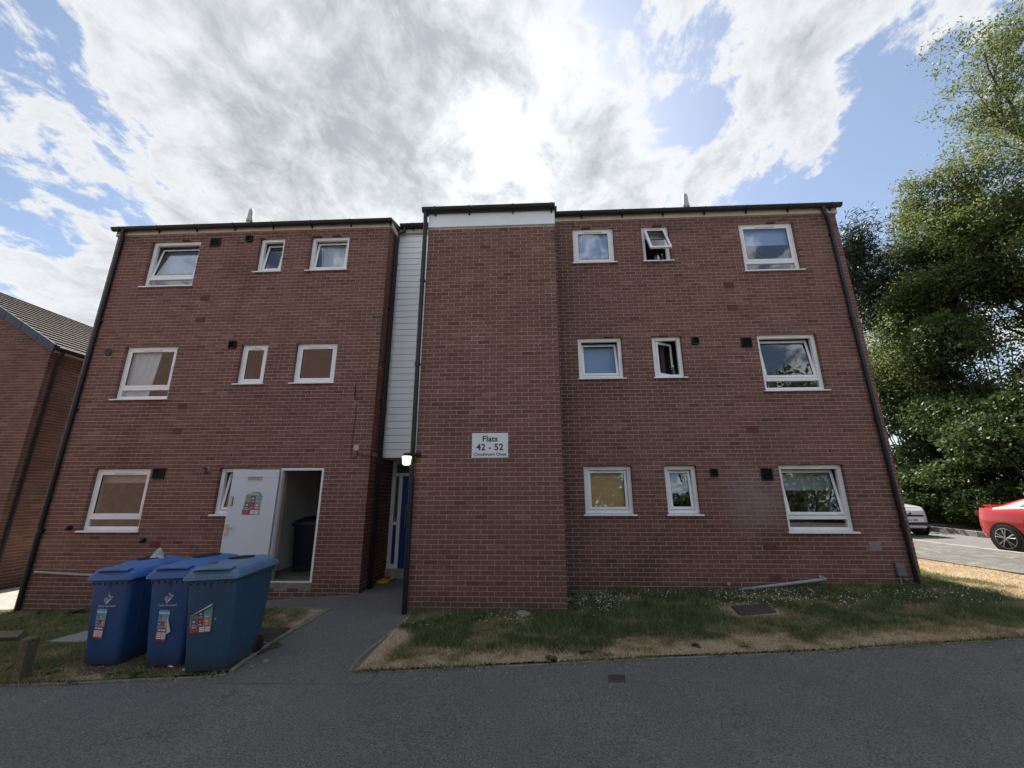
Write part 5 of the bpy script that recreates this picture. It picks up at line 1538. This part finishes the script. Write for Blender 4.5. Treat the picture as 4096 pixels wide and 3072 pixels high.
mb = MB(); mb.tube([(HX + 0.19, HY + 0.14, HE - 0.13), (HX + 0.06, HY + 0.17, HE - 0.40), (HX + 0.055, HY + 0.17, -0.55)], 0.045, 8); hpart(mb, 'downpipe', 'black_plastic', smooth=True)
mb = MB(); frame_boxes(mb, -15.25, -15.1, 5.82, 5.97, HY - 0.03, HY + 0.02, 0.02); mb.box(-15.23, -15.12, HY - 0.02, HY + .02, 5.84, 5.95); hpart(mb, 'vent', 'grey_plastic')

# ------------------------------------------------------------------ what stands behind the photographer (seen in the window glass)
opp = empty('apartment_building', (-18, -12, -0.8)); tag(opp, 'plain red brick flats across the road at the end of the hedge', 'building')
mb = MB(); mb.box(-29, -8.8, -20, -11.6, -1.2, 9.4, Matrix.Translation((18, 12, 0.8))); mb.build('wall', 'brick_far', opp)
mb = MB(); mb.loft([[(-11.3, -8.3, 10.2), (9.5, -8.3, 10.2), (9.5, 0.7, 10.2), (-11.3, 0.7, 10.2)], [(-11.3, -4.0, 11.6), (9.5, -4.0, 11.6), (9.5, -3.7, 11.6), (-11.3, -3.7, 11.6)]]); mb.build('roof', 'roof_dark', opp)
for fl in range(3):
    for xw in (-9.5, 7.2):
        mb = MB(); frame_boxes(mb, xw, xw + 1.2, 1.7 + 2.6 * fl, 2.9 + 2.6 * fl, 0.395, 0.46, 0.09); wf = mb.build('window', 'upvc', opp)
        mb = MB(); mb.box(xw + .09, xw + 1.11, 0.401, 0.42, 1.79 + 2.6 * fl, 2.81 + 2.6 * fl); mb.build('pane', 'car_glass', wf)

# ------------------------------------------------------------------ vehicles
def car(name, label, loc, rz, L, Wd, prof, paint, parts):
    """prof: tables over x (0 rear .. L front): bottom, belt, roof z, half width, roof half width"""
    root = empty(name, loc, rz); tag(root, label, 'car')
    X = sorted(set([p[0] for p in prof['belt']] + [p[0] for p in prof['roof']] + list(np.linspace(0, L, 26))))
    it = lambda key, x: float(np.interp(x, [p[0] for p in prof[key]], [p[1] for p in prof[key]]))
    def sec(x):
        zb, ze, zr, w, wr = it('bot', x), it('belt', x), it('roof', x), it('w', x), it('wr', x)
        half = [(0, zb), (w * .82, zb), (w * .95, zb + .06), (w * .99, zb + (ze - zb) * .35), (w, zb + (ze - zb) * .62), (w * .975, ze - .10), (w * .93, ze)]
        zt = max(zr, ze + 0.012)
        half += [(w * .93 + (wr - w * .93) * .5, ze + (zt - .05 - ze) * .5 if zt - .05 > ze else ze + .003), (wr, max(zt - .055, ze + .006)), (wr * .8, zt - .012), (0, zt)]
        return [(x, -y, z) for y, z in half] + [(x, y, z) for y, z in half[-2:0:-1]]
    S = [sec(x) for x in X]
    mb = MB(); mb.loft(S, True, True, True)
    body = mb.build('body', paint, root, smooth=True)
    def surf(x, t_):      # t_ 0 belt .. 1 roof edge on the -y side
        s_ = sec(x); a_, b_ = Vector(s_[6]), Vector(s_[8]); return a_.lerp(b_, t_)
    for (xa, xb, t0, t1, cut) in parts['glass']:
        for sgn in (-1, 1):
            mb = MB(); n = 8; A = []; B_ = []
            for i in range(n + 1):
                u = i / n; xx0 = xa + (xb - xa) * u; xx1 = xa + cut[0] + (xb - cut[1] - xa - cut[0]) * u
                p, q = surf(xx0, t0), surf(xx1, t1)
                o_ = Vector((0, -0.008, 0.004)); p, q = p + o_, q + o_
                A.append((p.x, sgn * -p.y * -1 if sgn < 0 else -p.y, p.z)); B_.append((q.x, q.y if sgn < 0 else -q.y, q.z))
            A = [(p[0], -abs(p[1]) if sgn < 0 else abs(p[1]), p[2]) for p in A]
            mb.loft([A, B_], False, False, False, flip=sgn > 0); mb.build('side_window', 'car_glass', body)
            mb = MB(); mb.tube([(p[0], p[1] + sgn * 0.004, p[2] - 0.004) for p in A], 0.010, 5); mb.build('window_trim', parts.get('trim', 'steel'), body)
    for xw in parts['wheels']:
        for sgn in (-1, 1):
            yw = sgn * it('w', xw); r = parts['r']
            mb = MB(); mb.tube([(xw, yw * 0.99 - sgn * 0.02, r), (xw, yw + sgn * 0.012, r)], r * 1.16, 26); mb.build('wheel_arch', 'black_plastic', body)
            wr_ = empty('wheel', (xw, yw, r), 0, root)
            mb = MB(); mb.tube([(0, -sgn * .20, 0), (0, -sgn * .01, 0), (0, sgn * .022, 0), (0, sgn * .026, 0)], [r, r, r * .96, r * .75], 26); mb.build('tyre', 'rubber', wr_, smooth=True)
            mb = MB(); mb.tube([(0, sgn * .026, 0), (0, sgn * .03, 0)], [r * .74, r * .70], 26, cap=False)
            for k_ in range(5):
                a = k_ * 1.2566 + 0.3
                for da in (-.2, .2):
                    p0 = Vector((math.cos(a) * r * .12, 0, math.sin(a) * r * .12)); p1 = Vector((math.cos(a + da) * r * .71, 0, math.sin(a + da) * r * .71))
                    mb.tube([p0 + Vector((0, sgn * .035, 0)), p1 + Vector((0, sgn * .03, 0))], 0.014, 5)
            mb.tube([(0, sgn * .02, 0), (0, sgn * .042, 0)], r * .15, 12); mb.build('rim', 'alloy', wr_)
    for (nm, mat, bx) in parts['boxes']:
        mb = MB(); mb.box(*bx); mb.build(nm, mat, body, bevel=0.012)
    return root, body


sedan = {'bot': [(0, .34), (.35, .22), (4.3, .20), (4.7, .28)], 'belt': [(0, .82), (.05, .96), (.18, 1.06), (1.1, 1.06), (3.4, 1.0), (4.3, .82), (4.62, .66), (4.7, .52)],
         'roof': [(0, .88), (.06, 1.03), (.20, 1.12), (.55, 1.17), (1.1, 1.34), (1.6, 1.45), (2.2, 1.48), (2.7, 1.44), (3.5, 1.04), (4.7, .55)],
         'w': [(0, .66), (.08, .78), (.25, .86), (.8, .91), (3.9, .91), (4.45, .82), (4.7, .60)], 'wr': [(0, .55), (.2, .68), (.9, .66), (1.4, .60), (2.7, .58), (3.5, .64), (4.7, .45)]}
# heading -y, nearside towards the camera: local +x -> world -y
rc_z = g(13, 3.2) - 0.085
car('red_car', 'red saloon car with five spoke alloy wheels parked in the sunlit car park', (13.22, 4.36, rc_z + 0.03), R_(-90), 4.7, 1.82, sedan, 'car_red',
    {'glass': [(1.02, 1.95, .10, .90, (.28, .05)), (2.0, 2.95, .10, .90, (0.0, .35))], 'wheels': (.78, 3.6), 'r': .335,
     'boxes': [('tail_light', 'lamp_red', (.05, .27, -.80, -.50, .86, .98)), ('tail_light', 'lamp_red', (.05, .27, .50, .80, .86, .98)), ('boot_spoiler', 'car_red', (.10, .32, -.58, .58, 1.10, 1.145)),
               ('door_handle', 'car_red', (1.55, 1.75, -.925, -.89, .86, .89)), ('rear_skirt', 'black_plastic', (-.015, .2, -.6, .6, .30, .46))]})
hatch = {'bot': [(0, .36), (.3, .24), (3.3, .22), (3.6, .30)], 'belt': [(0, .95), (.1, 1.05), (2.7, 1.06), (3.30, .98), (3.50, .84), (3.6, .62)],
         'roof': [(0, 1.1), (.2, 1.38), (.7, 1.47), (1.9, 1.47), (2.75, 1.10), (3.3, 1.0), (3.6, .66)], 'w': [(0, .70), (.2, .80), (3.0, .81), (3.40, .72), (3.54, .60), (3.6, .42)], 'wr': [(0, .58), (.7, .60), (1.9, .58), (2.75, .62), (3.3, .58), (3.6, .36)]}
wc, wb_ = car('white_car', 'small white hatchback seen front on behind the corner of the flats', (13.66, 11.42, g(13.6, 8) - 0.085), R_(-90), 3.6, 1.62, hatch, 'car_white',
              {'glass': [(.5, 1.3, .08, .9, (.1, 0)), (1.35, 2.4, .08, .9, (0, .45))], 'wheels': (.62, 2.98), 'r': .30, 'trim': 'black_plastic',
               'boxes': [('grille', 'black_plastic', (3.50, 3.615, -.45, .45, .665, .725)), ('lower_grille', 'black_plastic', (3.45, 3.612, -.56, .56, .37, .47)), ('headlight', 'lamp_clear', (3.24, 3.42, -.70, -.50, .70, .86)),
                         ('headlight', 'lamp_clear', (3.24, 3.42, .50, .70, .70, .86)), ('number_plate', 'sign_white', (3.60, 3.622, -.26, .26, .495, .605)), ('bumper_strip', 'grey_plastic', (3.42, 3.605, -.58, .58, .335, .362))]})
me = text_mesh('VA21 GDJ', 0.098, 'dark_print', bold=0.002); me.transform(Matrix.Translation((3.6235, 0, .55)) @ Matrix.Rotation(R_(90), 4, 'Z')); mesh_obj('lettering', me, wb_)
mb = MB(); mb.tube([(3.585, 0, .765), (3.61, 0, .765)], .055, 16); mb.build('badge', 'meter_grey', wb_)

# ------------------------------------------------------------------ trees
def leaf_mesh(name, C, size, mat, rnd_bias=None, asp=0.5, droop=0.2, seed=1):
    """C: (n,3) leaf positions -> one mesh of diamond leaves"""
    r = np.random.default_rng(seed); n = len(C)
    d = r.normal(size=(n, 3)); d[:, 2] -= droop; d /= np.linalg.norm(d, axis=1)[:, None]
    q = r.normal(size=(n, 3)); s_ = np.cross(d, q); s_ /= np.linalg.norm(s_, axis=1)[:, None] + 1e-9
    L = size * r.uniform(0.6, 1.35, n)[:, None]
    v0 = C; v2 = C + d * L; mid = C + d * L * 0.5 + np.cross(s_, d) * L * 0.06
    v1 = mid + s_ * L * asp * 0.5; v3 = mid - s_ * L * asp * 0.5
    V = np.stack([v0, v1, v2, v3], 1).reshape(-1, 3)
    me = bpy.data.meshes.new(name); me.vertices.add(4 * n); me.vertices.foreach_set('co', V.astype(np.float32).ravel())
    me.loops.add(4 * n); me.loops.foreach_set('vertex_index', np.arange(4 * n, dtype=np.int32))
    me.polygons.add(n); me.polygons.foreach_set('loop_start', np.arange(0, 4 * n, 4, dtype=np.int32)); me.polygons.foreach_set('loop_total', np.full(n, 4, np.int32))
    a = np.clip(r.normal(0.5, 0.22, n) + (rnd_bias if rnd_bias is not None else 0), 0, 1)
    at = me.attributes.new('rnd', 'FLOAT', 'FACE'); at.data.foreach_set('value', a.astype(np.float32))
    me.materials.append(MATS[mat]); me.update(calc_edges=True)
    return me


def grow(base, height, r0, seed, levels=4, spread=0.75, kids=(9, 6, 5, 4), trunk_lean=(0, 0), first=0.28, up=0.25, shrink=0.52, shrink0=None):
    """returns branch polylines [(pts, radii, level)] and twig tips"""
    rn = random.Random(seed); br = []; tips = []
    def branch(p, d, L, r, lvl):
        n = 6 if lvl < 2 else 4; pts = [p.copy()]; rad = [r]
        for i in range(n):
            d = (d + Vector((rn.gauss(0, .13), rn.gauss(0, .13), rn.gauss(0, .09) + (0.05 if lvl else 0.0) * up * 4)) * (0.5 if lvl == 0 else 1.0)).normalized()
            p = p + d * (L / n); pts.append(p.copy()); rad.append(r * (1 - 0.75 * (i + 1) / n) if lvl else r * (1 - 0.72 * (i + 1) / n))
        br.append((pts, rad, lvl))
        if lvl >= levels - 1:
            tips.append((pts, d)); return
        for k_ in range(kids[lvl]):
            t_ = (first if lvl == 0 else 0.22) + (1 - (first if lvl == 0 else 0.22)) * (k_ + rn.random()) / kids[lvl]
            f = t_ * n; i = min(n - 1, int(f)); q = pts[i].lerp(pts[i + 1], f - i); dd = (pts[i + 1] - pts[i]).normalized()
            ax = Vector((rn.gauss(0, 1), rn.gauss(0, 1), rn.gauss(0, .4))); ax = (ax - dd * ax.dot(dd)).normalized()
            nd = (dd * math.cos(spread) + ax * math.sin(spread) * rn.uniform(.7, 1.25) + Vector((0, 0, up * rn.uniform(.2, 1)))).normalized()
            branch(q, nd, L * (shrink if lvl or shrink0 is None else shrink0) * rn.uniform(.7, 1.2) * (1.15 - 0.5 * t_ if lvl == 0 else 1), rad[i] * 0.5, lvl + 1)
    branch(Vector(base), Vector((trunk_lean[0], trunk_lean[1], 1)).normalized(), height, r0, 0)
    return br, tips


def make_tree(name, label, base, height, r0, seed, leaf, size, per_tip, levels=4, spread=0.75, kids=(9, 6, 5, 4), bark='bark', lean=(0, 0), first=.28, up=.25, shrink=.52, shrink0=None, asp=.5, jit=.25, bias=None, keep=1.0, group='trees and bushes along the car park'):
    br, tips = grow((0, 0, 0), height, r0, seed, levels, spread, kids, lean, first, up, shrink, shrink0)
    root = empty(name, base); tag(root, label, 'tree', group)
    mt, ml = MB(), MB()
    for pts, rad, lvl in br:
        (mt if lvl == 0 else ml).tube(pts, rad, {0: 10, 1: 6, 2: 4}.get(lvl, 3), cap=lvl == 0)
    mt.build('trunk', bark, root, smooth=True); ml.build('limbs', bark, root)
    r = np.random.default_rng(seed); C = []
    for pts, d in tips:
        if r.random() > keep: continue
        P_ = np.array([tuple(p) for p in pts]); k_ = max(1, int(per_tip * r.uniform(.5, 1.5)))
        t_ = r.uniform(0.15, 1.05, k_) * (len(P_) - 1); i = np.clip(t_.astype(int), 0, len(P_) - 2); f = (t_ - i)[:, None]
        C.append(P_[i] * (1 - f) + P_[i + 1] * f + r.normal(0, jit, (k_, 3)) * np.array([1, 1, .6]))
    C = np.concatenate(C)
    mesh_obj('crown', leaf_mesh('crown', C, size, leaf, bias, asp, seed=seed), root)
    return root


def make_shrub(name, label, base, rad, seed, n, leaf='leaf_shrub', size=.16, lumps=26, group='trees and bushes along the car park', cat='bush'):
    r = np.random.default_rng(seed); root = empty(name, base); tag(root, label, cat, group)
    C = []; mb = MB(); rx_, ry_, rz_ = rad
    for i in range(lumps):
        d = r.normal(size=3); d[2] = abs(d[2]) * 1.1 - .25; d /= np.linalg.norm(d)
        c = d * np.array([rx_, ry_, rz_]) * r.uniform(.55, 1.0) + np.array([0, 0, rz_ * .55]); c[2] = max(c[2], .25)
        lr = r.uniform(.28, .55) * min(rx_, ry_, rz_)
        k_ = n // lumps; q = r.normal(size=(k_, 3)); q /= np.linalg.norm(q, axis=1)[:, None]
        rr = lr * r.uniform(.55, 1.12, k_)[:, None] ** .8
        C.append(c + q * rr * np.array([1.15, 1.15, .7]))
        mb.tube([(r.normal(0, .15), r.normal(0, .15), -0.15), tuple(c * np.array([.4, .4, .45])), tuple(c)], [.05, .03, .008], 4, cap=False)
    mb.build('stems', 'bark', root)
    C = np.concatenate(C); C[:, 2] = np.maximum(C[:, 2], .05)
    mesh_obj('foliage', leaf_mesh('foliage', C, size, leaf, None, .55, .5, seed), root)
    return root


make_tree('ash_tree', 'tall loose crowned tree with arching twiggy limbs overhanging the red car', (23.6, 6.8, g(21, 6)), 18.5, .38, 11, 'leaf_tree', .15, 13, 5, .85, (22, 7, 5, 4), first=.12, up=.20, shrink=.52, shrink0=.29, asp=.40, jit=.20)
make_tree('ash_tree', 'slimmer loose tree with pale leaves between the pine and the overhanging tree', (18.6, 12.3, g(18, 12)), 14.2, .24, 23, 'leaf_tree', .15, 26, 4, .80, (30, 11, 6, 4), first=.22, up=.16, shrink=.50, shrink0=.22, asp=.42, jit=.24)
make_tree('ash_tree', 'middling loose tree filling the gap behind the red car', (21.8, 8.4, g(21, 8)), 13.5, .24, 37, 'leaf_tree', .15, 34, 4, .80, (26, 11, 6, 4), first=.08, up=.14, shrink=.50, shrink0=.27, asp=.42, jit=.26)
make_tree('ash_tree', 'sparse tall tree with bare twig ends rising behind the overhanging tree', (31.0, 10.5, g(27, 10)), 25, .38, 31, 'leaf_tree', .18, 18, 5, .80, (18, 6, 5, 3), first=.2, up=.25, shrink=.5, shrink0=.26, asp=.38, jit=.24)
# dark pine close behind the corner of the flats: tiers of needle tufts
make_tree('pine_tree', 'dark dense pine standing directly behind the right corner of the flats', (21.3, 13.6, g(21, 13)), 14.4, .26, 5, 'leaf_pine', .30, 70, 3, 1.15, (46, 12, 1), bark='bark_pine', first=.14, up=.05, shrink=.5, shrink0=.17, asp=.16, jit=.28)
for (x, y, rad, sd2, n, lab) in [
        (17.9, 9.9, (2.0, 2.2, 3.8), 41, 16000, 'dark leafy bush behind the white hatchback'), (17.6, 6.4, (1.9, 2.2, 3.4), 42, 16000, 'broad dark bush directly behind the red car'),
        (19.2, 3.6, (2.2, 2.2, 4.2), 43, 9000, 'bush at the end of the hedge beyond the red car bonnet'), (19.2, 13.4, (2.3, 2.4, 5.4), 44, 14000, 'tall bush at the foot of the pine'),
        (19.6, 9.6, (2.5, 2.8, 8.2), 45, 34000, 'tallest bright green bush under the slimmer loose tree'), (21.6, 5.2, (2.4, 2.6, 6.4), 46, 18000, 'tall bush between the hedge and the overhanging tree'),
        (17.6, 12.2, (1.5, 1.6, 2.2), 47, 8000, 'low bush beside the kerb past the white hatchback'), (16.9, 8.0, (1.0, 1.4, 1.1), 48, 5000, 'low scrubby bush on the kerb edge between the two cars')]:
    make_shrub('bush', lab, (x, y, g(x, y) + .03), rad, sd2, n)
# trees beyond the photographer's right shoulder, mirrored in the right hand windows
for (x, y, h, sd2, lab) in ((15.5, -15.5, 11.5, 61, 'broad tree across the road rising behind the hedge'), (23, -13, 12.5, 62, 'taller tree across the road beyond the end of the hedge')):
    make_tree('street_tree', lab, (x, y, g(x, y)), h, .22, sd2, 'leaf_tree', .34, 16, 4, .85, (14, 7, 5, 3), first=.14, up=.2, shrink=.5, asp=.5, jit=.32, group='trees across the road')

for i in range(6):
    x = -4.5 + 4.1 * i
    make_shrub('hedge_bush', 'clipped bush in the hedge across the road, %s' % ('end nearest the brick flats', 'second from the brick flats', 'third from the brick flats', 'fourth from the brick flats', 'fifth from the brick flats', 'end furthest from the brick flats')[i],
               (x, -14.6, g(x, -14)), (2.9, 1.7, 3.1), 70 + i, 10000, size=.27, group='hedge across the road')

# ------------------------------------------------------------------ grass, flowers, weeds
def in_lawn(x, y):
    d = y - ykv(x)
    right = (x > -1.55) & (x < 9.35) & (d > 0.02) & ~((x > XT0 - .0) & (x < XT1) & (y > YT - .01)) & ~((x >= XT1) & (x < XR1 + .0) & (y > -0.01)) & ~((x <= XT0 + .1) & (y > -1.2))
    manh = (x > 3.24) & (x < 3.86) & (y > -1.36) & (y < -.9)
    pl = np.interp(y, [-3.3, -3.08, -2.88, -2.34, -0.97, 0], [-2.88, -2.916, -2.941, -2.985, -2.91, -2.9])
    left = (x < pl - .07) & (x > -11.5) & (d > 0.07) & (y < np.where(x > -4.3, -0.60 - 0.36 * (x + 4.3) / 1.3, np.where(x > -4.7, -.55 + (-4.3 - x) * 1.6, -.01)))
    mh2 = (x > -3.56) & (x < -3.03) & (y > -2.33) & (y < -1.83); slab = (x > -6.55) & (x < -5.05) & (y > -1.95 - 0.12 * (x + 6)) & (y < -1.38)
    return (right & ~manh) | (left & ~mh2 & ~slab)


def blades(name, n, xr, yr, seed, hmin, hmax, label):
    r = np.random.default_rng(seed)
    x = r.uniform(*xr, n); y = r.uniform(*yr, n); k_ = in_lawn(x, y); x, y = x[k_], y[k_]
    dm = dry_mask(x, y)
    worn = np.exp(-(((x + 4.1) / 1.1) ** 2 + ((y + 2.75) / .35) ** 2)) if xr[1] < -2 else 0 * x     # bare soil under the bins
    k_ = r.random(len(x)) > worn * .92; x, y, dm = x[k_], y[k_], dm[k_]; n = len(x)
    tuft = fbm(x * 2.2, y * 2.2, 21)
    h = r.uniform(hmin, hmax, n) * (1.15 - .75 * dm) * (.55 + 1.0 * tuft)
    wall = np.where((x > XT1) & (x < XR1), np.clip(1 - (-y) / .35, 0, 1), np.where((x > XT0) & (x < XT1), np.clip(1 - (YT - y) / .25, 0, 1), 0)); h = h * (1 + wall * .9)
    a = r.uniform(0, 6.283, n); lean = r.uniform(.1, .9, n) * h * (1 + dm); wdt = r.uniform(.0035, .007, n)
    z = gv(x, y) + .008
    ca, sa = np.cos(a), np.sin(a); b = r.uniform(0, 6.283, n)
    V = np.stack([np.stack([x - np.cos(b) * wdt, y - np.sin(b) * wdt, z], 1), np.stack([x + np.cos(b) * wdt, y + np.sin(b) * wdt, z], 1), np.stack([x + ca * lean, y + sa * lean, z + h], 1)], 1).reshape(-1, 3)
    me = bpy.data.meshes.new(name); me.vertices.add(3 * n); me.vertices.foreach_set('co', V.astype(np.float32).ravel())
    me.loops.add(3 * n); me.loops.foreach_set('vertex_index', np.arange(3 * n, dtype=np.int32))
    me.polygons.add(n); me.polygons.foreach_set('loop_start', np.arange(0, 3 * n, 3, dtype=np.int32)); me.polygons.foreach_set('loop_total', np.full(n, 3, np.int32))
    col = np.clip(dm * .95 + r.normal(0, .11, n), 0, 1)
    at = me.attributes.new('rnd', 'FLOAT', 'FACE'); at.data.foreach_set('value', col.astype(np.float32))
    me.materials.append(MATS['grass_blade']); me.update(calc_edges=True)
    o = mesh_obj(name, me); tag(o, label, 'grass', None, 'stuff')
    return o


blades('grass', 240000, (-1.6, 9.4), (-3.2, 4.0), 1, .025, .075, 'green grass browning to straw along the kerb below the flats')
blades('grass', 130000, (-11.5, -2.9), (-3.3, 0.0), 2, .02, .06, 'worn green grass round the wheelie bins and knee rail')


def flowers(name, n, mat, seed, dens, r_, label, cat):
    r = np.random.default_rng(seed); x = r.uniform(-1.6, 7.6, n); y = r.uniform(-2.6, -.05, n)
    k_ = in_lawn(x, y) & (r.random(n) < dens(x, y)); x, y = x[k_], y[k_]
    mb = MB()
    for a, b in zip(x, y):
        z = g(a, b) + random.uniform(.035, .075); rr = r_ * random.uniform(.7, 1.25); tx, ty = random.uniform(-.5, .3), random.uniform(-.7, -.1)
        nv = Vector((tx, ty, 1)).normalized(); e1 = nv.orthogonal().normalized(); e2 = nv.cross(e1); c = Vector((a, b, z))
        mb.poly([c + (e1 * math.cos(6.283 * j / 7) + e2 * math.sin(6.283 * j / 7)) * rr for j in range(7)])
    o = mb.build(name, mat); tag(o, label, cat, None, 'stuff')


def dens_d(x, y):
    n_ = fbm(x * 1.6, y * 1.6, 33); base = np.clip((n_ - .36) * 3, 0, 1)
    wl = np.where(x > XT1, np.clip(1.25 - np.abs(y + .45) / .75, 0, 1), np.clip(.6 - np.abs(y + 1.5) / .6, 0, .5))
    return base * wl * np.where(x > 5.2, .45, 1)


flowers('daisies', 6500, 'daisy', 5, dens_d, .0085, 'white daisies scattered through the lawn below the right windows', 'daisies')


def weed(x, y, s_, seed, label, n=14, upr=.35):
    r = random.Random(seed); root = empty('weed', (x, y, g(x, y) + .01)); tag(root, label, 'weed', 'weeds along the kerbs')
    mb = MB()
    for i in range(n):
        a = r.uniform(0, 6.283); L = s_ * r.uniform(.5, 1.1); w_ = L * r.uniform(.22, .34); el = r.uniform(.1, upr + .3)
        d = Vector((math.cos(a) * math.cos(el), math.sin(a) * math.cos(el), math.sin(el))); sd3 = Vector((-math.sin(a), math.cos(a), 0)); o_ = Vector((r.uniform(-.3, .3) * s_, r.uniform(-.2, .2) * s_, .004))
        pts = [o_, o_ + d * L * .45 + sd3 * w_, o_ + d * L + Vector((0, 0, -L * .15)), o_ + d * L * .45 - sd3 * w_]
        mb.poly(pts, a=r.random())
    mb.build('leaves', 'leaf_weed', root, attr=True)


for i, (x, y, s_, lab, n) in enumerate([(0.48, -2.86, .10, 'leafy weed on the kerb in front of the tower', 22), (0.86, -2.66, .12, 'leafy weed in the straw beside the kerb weed', 26), (1.12, -2.74, .08, 'small weed in the straw further along the kerb', 14),
                                        (2.2, -2.5, .09, 'weed patch in the straw opposite the narrow windows', 16), (2.75, -2.52, .08, 'small weed in the straw before the manhole', 14), (-0.45, -1.45, .16, 'broad leaved dock at the foot of the tower', 8),
                                        (0.02, -1.25, .13, 'dark weed growing against the tower brickwork', 14), (-5.2, -2.95, .10, 'flat weed beside the first bin', 14), (-4.35, -3.08, .11, 'weed on the bare soil before the bins', 16), (-4.0, -3.12, .12, 'dandelion leaves on the bare soil before the middle bin', 16),
                                        (-3.02, -3.18, .10, 'tuft of weed at the corner of the path edging', 16), (-7.9, -0.25, .20, 'tall weeds against the left wing wall', 20), (-8.6, -0.2, .16, 'weeds at the foot of the left downpipe', 16), (5.3, -0.1, .14, 'weeds under the end of the waste pipe', 18), (3.85, -0.1, .13, 'weeds where the waste pipe meets the ground', 16), (0.98, -0.15, .14, 'weeds in the corner beside the tower', 14)]):
    weed(x, y, s_, 100 + i, lab, n)
mb = MB(); mb.tube([(0, 0, 0), (0.01, 0.0, .12)], .003, 5); o = mb.build('dandelion', 'leaf_weed'); o.location = (-6.95, -0.55, g(-6.95, -.55)); tag(o, 'single yellow dandelion by the left wing wall', 'flower')
mb = MB(); mb.tube([(0.01, 0, .118), (0.01, 0, .13)], [.022, .016], 9); mb.build('flower_head', 'dandelion', o)

# grass creeping over the edging stones and grit lying along the kerb
r = np.random.default_rng(77); n = 9000
x = r.uniform(-9, 9.2, n); x = x[(x < -2.95) | (x > -1.6)]; n = len(x)
y = ykv(x) + r.normal(0.035, 0.028, n); cl = fbm(x * 2.1, x * 0 + 3.3, 51); k_ = r.random(n) < np.clip((cl - 0.34) * 3.2, 0.04, 1); x, y = x[k_], y[k_]; n = len(x)
h = r.uniform(.02, .06, n); a = r.uniform(0, 6.283, n); b = r.uniform(0, 6.283, n); z = gv(x, y) - 0.004; w_ = r.uniform(.004, .008, n); ln = h * r.uniform(.4, 1.3, n)
V = np.stack([np.stack([x - np.cos(b) * w_, y - np.sin(b) * w_, z], 1), np.stack([x + np.cos(b) * w_, y + np.sin(b) * w_, z], 1), np.stack([x + np.cos(a) * ln, y + np.sin(a) * ln - .01, z + h], 1)], 1).reshape(-1, 3)
me = bpy.data.meshes.new('kerb_grass'); me.from_pydata([tuple(v) for v in V], [], [(3 * i, 3 * i + 1, 3 * i + 2) for i in range(n)])
at = me.attributes.new('rnd', 'FLOAT', 'FACE'); at.data.foreach_set('value', np.clip(r.normal(.42, .22, n), 0, 1).astype(np.float32)); me.materials.append(MATS['grass_blade'])
tag(mesh_obj('kerb_grass', me), 'tufts of grass creeping over the kerb edging', 'grass', None, 'stuff')
mb = MB(); q = random.Random(9)
for i in range(900):
    x = q.uniform(-7, 7.5); y = yk(x) - (abs(q.gauss(0, .12)) + .02 if i < 620 else q.uniform(.2, 5.0)); s_ = q.uniform(.002, .0055) * (1.7 if q.random() < .06 else 1); z = g(x, y) - 0.012
    c = Vector((x, y, z)); a = q.uniform(0, 6.28); e1 = Vector((math.cos(a), math.sin(a), 0)) * s_; e2 = Vector((-math.sin(a), math.cos(a), 0)) * s_ * q.uniform(.6, 1.3)
    mb.loft([[c - e1 - e2, c + e1 - e2, c + e1 + e2, c - e1 + e2], [c + v * .6 + Vector((0, 0, s_)) for v in (-e1 - e2, e1 - e2, e1 + e2, -e1 + e2)]], False, True)
tag(mb.build('grit', 'concrete'), 'loose grit and pale chippings on the tarmac along the kerb', 'grit', None, 'stuff')
